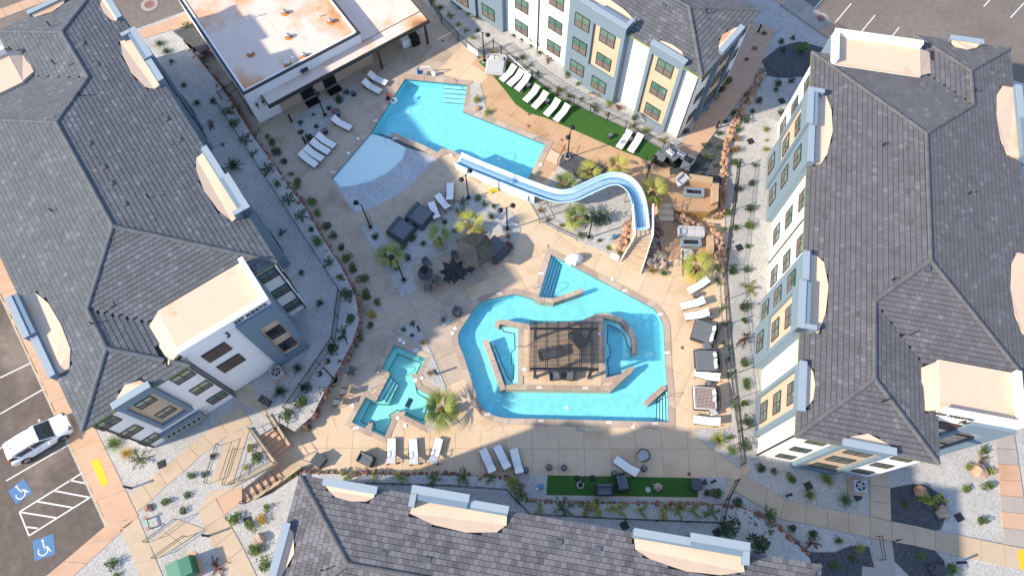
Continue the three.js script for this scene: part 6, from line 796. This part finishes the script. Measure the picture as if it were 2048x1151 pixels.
plants('bush', ['dark', 'green'], [[15.47,-37.93],[16.55,-39.59],[17.66,-40.52],[18.39,-41.56],[19.23,-42.71],[19.87,-43.48]], -.05, 1.0, 'dark shrub between the white end wall and pink path', 'shrubs on the path wall side'); plants('bush', ['green', 'dark'], [[21.23,-41.16],[20.3,-39.94],[19.34,-39.01],[18.51,-37.73],[20.39,-38.18],[21.06,-39.19],[21.88,-40.21],[22.65,-41.34],[19.55,-34.42],[21.26,-34.32],[20.78,-32.42],[19.6,-31.83]], -.05, .95, 'green shrub beside the orange boulder line', 'shrubs by the orange boulders'); plants('bush', 'dry', [[21.73,-42.01],[22.81,-43.07],[23.09,-47.55],[20.1,-37.09],[19.8,-35.83]], -.05, .95, 'straw brown shrub on gravel near the pink path', 'straw shrubs by the pink path'); plants('bush', 'brown', [[22.1,-46.14]], -.05, .9, 'dark brown shrub by the block end wall', 'brown shrub');
plants('grass', 'lime', [...[[22.82,-36.98],[22.61,-35.99],[22.91,-38.16]]], -.05, .85, 'yellow-green tuft on the gravel strip of the lettered block', 'yellow tufts on the strip'); plants('bush', 'dark', [...[[24.22,-49.29]], ...[[25.79,-48.35],[26.99,-48.79],[25.88,-47.32],[26.04,-43.63],[24.66,-43.35],[24.47,-42.57],[24.62,-39.91]]], -.05, .85, 'dark shrub on gravel beside the black gravel bed', 'shrubs by the black bed'); plants('bush', 'green', [[27.47,-47.21]], 0, 2.0, 'large green bush on the black gravel bed near the car park', 'large bush by the car park');
// east strip
plants('bush', ['green', 'dark'], [[20.31,-29.88],[20.17,-28.24],[18.77,-28],[19.7,-26.32],[18.14,-23.99],[19.34,-24.06],[18.7,-20.68],[18.47,-19.44],[18.17,-15.98],[17.97,-14.47]], -.05, .95, 'green shrub in the east gravel strip', 'shrubs in the east strip'); plants('sprawl', 'lime', [[19.27,-22.46]], -.05, 1.7, 'large yellow-green shrub in the east gravel strip', 'large yellow shrub'); plants('sprawl', 'brown', [[18.28,-17.93]], -.05, 1.2, 'rust-brown dry shrub in the east gravel strip', 'rust shrub'); plants('sprawl', 'green', [...[[16.89,-22.85],[16.78,-20.68],[16.75,-19.23],[16.68,-17.44],[16.86,-16.12],[16.84,-14.88]], ...[[16.81,-12.43]]], .05, .8, 'trailing green plant at the deck side of the east fence', 'trailing plants on the fence'); plants('bush', ['green', 'dark'], [[18,-14.16],[17.67,-12.56],[17.62,-11.2],[17.26,-9.41]], -.05, .95, 'green shrub near the lettered block corner', 'shrubs at the block corner');
plants('spiky', 'lime', [[15.34,-9.79]], .04, 1.9, 'large round lime green plant in the gravel corner', 'lime round plant'); plants('bush', 'green', [[16.19,-9.98],[16.08,-9.04]], .04, .8, 'small shrub beside the lime round plant', 'small corner shrubs');
// south strips
plants('sprawl', ['green', 'lime'], [...[[-16.73,-6.79],[-12.78,-7.15],[-10.72,-7.09],[-8.72,-6.96],[-6.17,-6.84],[-3.93,-6.96],[-2.01,-6.84],[-0.52,-6.65]], ...[[-0.33,-6.65],[0.34,-5.76],[1.56,-4.81],[3.26,-4.81],[4.91,-4.75],[5.76,-4.81],[7.22,-4.75],[8.92,-4.63],[10.6,-4.46],[11.77,-4.63],[12.68,-4.63],[14.05,-4.4]]], .5, 1.2, 'leafy green shrub in the strip below the rock edging', 'shrubs in the south strip'); plants('bush', 'dark', [[15.04,-3.39],[16.8,-2.27]], .95, 1.7, 'large dark bush behind the south fence end', 'large dark bushes'); plants('sprawl', 'red', [...[[15.74,-2.77]], ...[[21.13,-2.48]]], .3, 1.1, 'reddish sparse shrub near the rock edging', 'reddish shrubs'); plants('sprawl', 'green', [[15.71,-4.35],[17.12,-4],[18.15,-4.38],[18.07,-3.39]], .3, 1.2, 'green shrub beyond the short fence gate', 'shrubs beyond the gate'); plants('bush', 'dark', [...[[16.17,-5.2],[18.18,-7.73],[13.98,-5.92],[13.93,-6.7]], ...[[19.2,-7.49],[18.39,-4.32],[19.89,-3.39],[21.45,-2.93]]], 0, .85, 'dark round shrub beside the curving walk', 'round shrubs by the curving walk'); plants('bush', 'green', [[14.61,-6.04]], .04, 1.3, 'green bush in gravel at the turf end', 'turf end bush');
plants('grass', ['green', 'lime'], [[23.09,-6.87],[21.61,-5.79],[24.19,-5.37],[23.2,-2.59],[24.6,-2.08]], -.05, 1.25, 'feathery grass clump below the lettered block', 'feathery grass'); plants('bush', 'green', [[35.44,-9.07],[33.3,-6.26],[34.81,-6.38],[20.38,-7],[28.6,-5.07],[33.91,-3.84],[23.93,-1.35],[28.81,-1.63],[30.81,-0.52],[22.58,-0.79]], -.05, .95, 'green shrub on the gravel of the south-east garden', 'south-east garden shrubs'); plants('bush', 'lime', [[33.87,-7.84],[35.35,-7.53]], -.05, .75, 'yellow shrub beside the orange boulder', 'yellow shrubs by the boulder'); plants('sprawl', 'dry', [[34.97,-8.45]], -.05, 1.2, 'dry straw shrub above the orange boulder', 'straw shrub'); plants('sprawl', 'lime', [[30.49,-5.31]], 0, 1.9, 'large light green shrub between two boulders', 'light green shrub');
// south-west garden
plants('grass', 'green', [[-30.39,-9.43]], 1, 1.5, 'tall olive grass mound at the block corner', 'olive mound'); plants('grass', 'gold', [[-29.29,-8.69]], 1, 1.5, 'straw yellow grass mound at the block corner', 'straw mound'); plants('sprawl', 'green', [[-28.26,-8.26]], 1, 1.3, 'open green shrub beside the grass mounds', 'open shrub'); plants('bush', ['green', 'dark'], [...[[-24.18,-7.16],[-23.25,-7.16],[-22.78,-8.43],[-25.66,-5.14],[-24.23,-5.67],[-24.28,-4.62],[-28.67,-1.01],[-28.16,-0.29],[-20.5,-4.15],[-19.2,-3.52]]], 1, 1.0, 'green shrub on white gravel between the garden walks', 'shrubs between the walks'); plants('bush', ['green', 'lime'], [[-20.23,-7.7],[-20,-9.11],[-19.64,-8.31]], 1, .95, 'green shrub in the white gravel triangle by the stairs', 'stair triangle shrubs'); plants('bush', ['green', 'gold'], [...[[-18.22,-4.73],[-18.6,-3.98],[-18.44,-1.94],[-17.89,-1]], ...[[-18.79,-1.89]]], 1, .95, 'olive shrub beside the mottled roof', 'olive shrubs'); plants('spiky', 'dark', [[-18.35,-13.45]], 1, 1.7, 'large dark rosette between walk and fence', 'large rosette'); plants('sprawl', 'red', [[-21.29,-0.78]], 1, 1.1, 'dark red shrub near the transformer box', 'dark red shrub');
// ---------- palms ----------
{
  const fan = k => { const list = [{ base: V3(0, 0, 0), dir: V3(1, .02, 0).normalize(), len: .42, w: .02, droop: .05, seg: 2 }]; for (let i = 0; i < 11; i++) { const a = -.7 + i * 1.4 / 10, d = V3(Math.cos(a), .12 - .1 * Math.abs(a) + rr(-.06, .06), Math.sin(a)).normalize(); list.push({ base: V3(.36, .0, 0), dir: d, len: (.95 - .25 * Math.abs(a)) * rr(.85, 1.12), w: .03, droop: .2 + k * .3, seg: 3, leaf: true }); } return bladeGeo(list); };
  const fans = [0, .3, .7].map(fan), boots = M.rockRed[2];
  function palm(label, p, y, h, s, n, cols) {
    const T = thing('fan_palm', label, 'palm tree', p, y, rnd() * 6.3); const tr = [[.0, 0], [.24, 0], [.26, h * .15], [.2, h * .6], [.22, h * .85], [.14, h], [0, h + .05]].map(q => V2(q[0] * s, q[1])); const trunk = mesh('trunk', new THREE.LatheGeometry(tr, 12), mat([.15, .06, .03], .95), T);
    for (let i = 0; i < 26; i++) { const a = i * 2.4, yy = h * (.12 + .8 * i / 26), g = mesh('leaf_base', box(.07 * s, .22 * s, .05 * s), boots, trunk); g.position.set(Math.cos(a) * .22 * s, yy, Math.sin(a) * .22 * s); g.rotation.set(0, -a, -.5); }
    for (let i = 0; i < n; i++) { const old = i > n * .72, e = old ? rr(-.7, -.15) : rr(0, 1.15), g = mesh('frond', pick(fans), pick(LM[old ? cols[1] : cols[0]]), T); g.position.set(0, h, 0); g.rotation.set(0, 0, 0); g.rotation.order = 'YZX'; g.rotation.y = i * 2.399 + rr(-.2, .2); g.rotation.z = e; g.rotation.x = rr(-.3, .3); g.scale.setScalar(s * rr(.85, 1.15)); }
  }
  palm('fan palm with spiky dry fronds between the lamp and large umbrella', [-3.81,-27.8], .04, 1.3, 1.2, 13, ['palmLime', 'palmDry']); palm('fan palm between the two other palms of the umbrella bed', [-6.62,-26.51], .04, 1.2, 1.0, 12, ['palm', 'palmDry']); palm('fan palm beside the lamp at the umbrella bed tip', [-10.61,-24.69], .04, 1.5, 1.1, 13, ['palm', 'palmDry']); palm('lush green fan palm beside the hot tub', [-5.9,-11.88], .04, 1.3, 1.4, 16, ['palm', 'palmLime']); palm('fan palm with orange trunk in the slide bed', [5.14,-28.54], .04, 1.1, 1.15, 14, ['palm', 'palmLime']); palm('fan palm with pale tips behind the slide bend', [8.83,-33.2], .04, 1.6, 1.1, 13, ['palmLime', 'palmDry']); palm('golden fan palm between slide and upper terrace', [11.67,-30.69], .04, 1.5, 1.15, 13, ['palmLime', 'palmGold']); palm('yellow-green fan palm with orange trunk below the lower terrace', [14.84,-23.76], .05, 1.3, 1.2, 13, ['palmLime', 'palmGold']); palm('young green fan palm on white gravel beside the pool end', [4.25,-32.4], .04, .25, 1.0, 12, ['palm', 'palmLime']); palm('young yellow fan palm on black gravel', [6.43,-33.42], .05, .25, 1.0, 12, ['palmLime', 'palmGold']);
}
renderer.render(scene, camera);
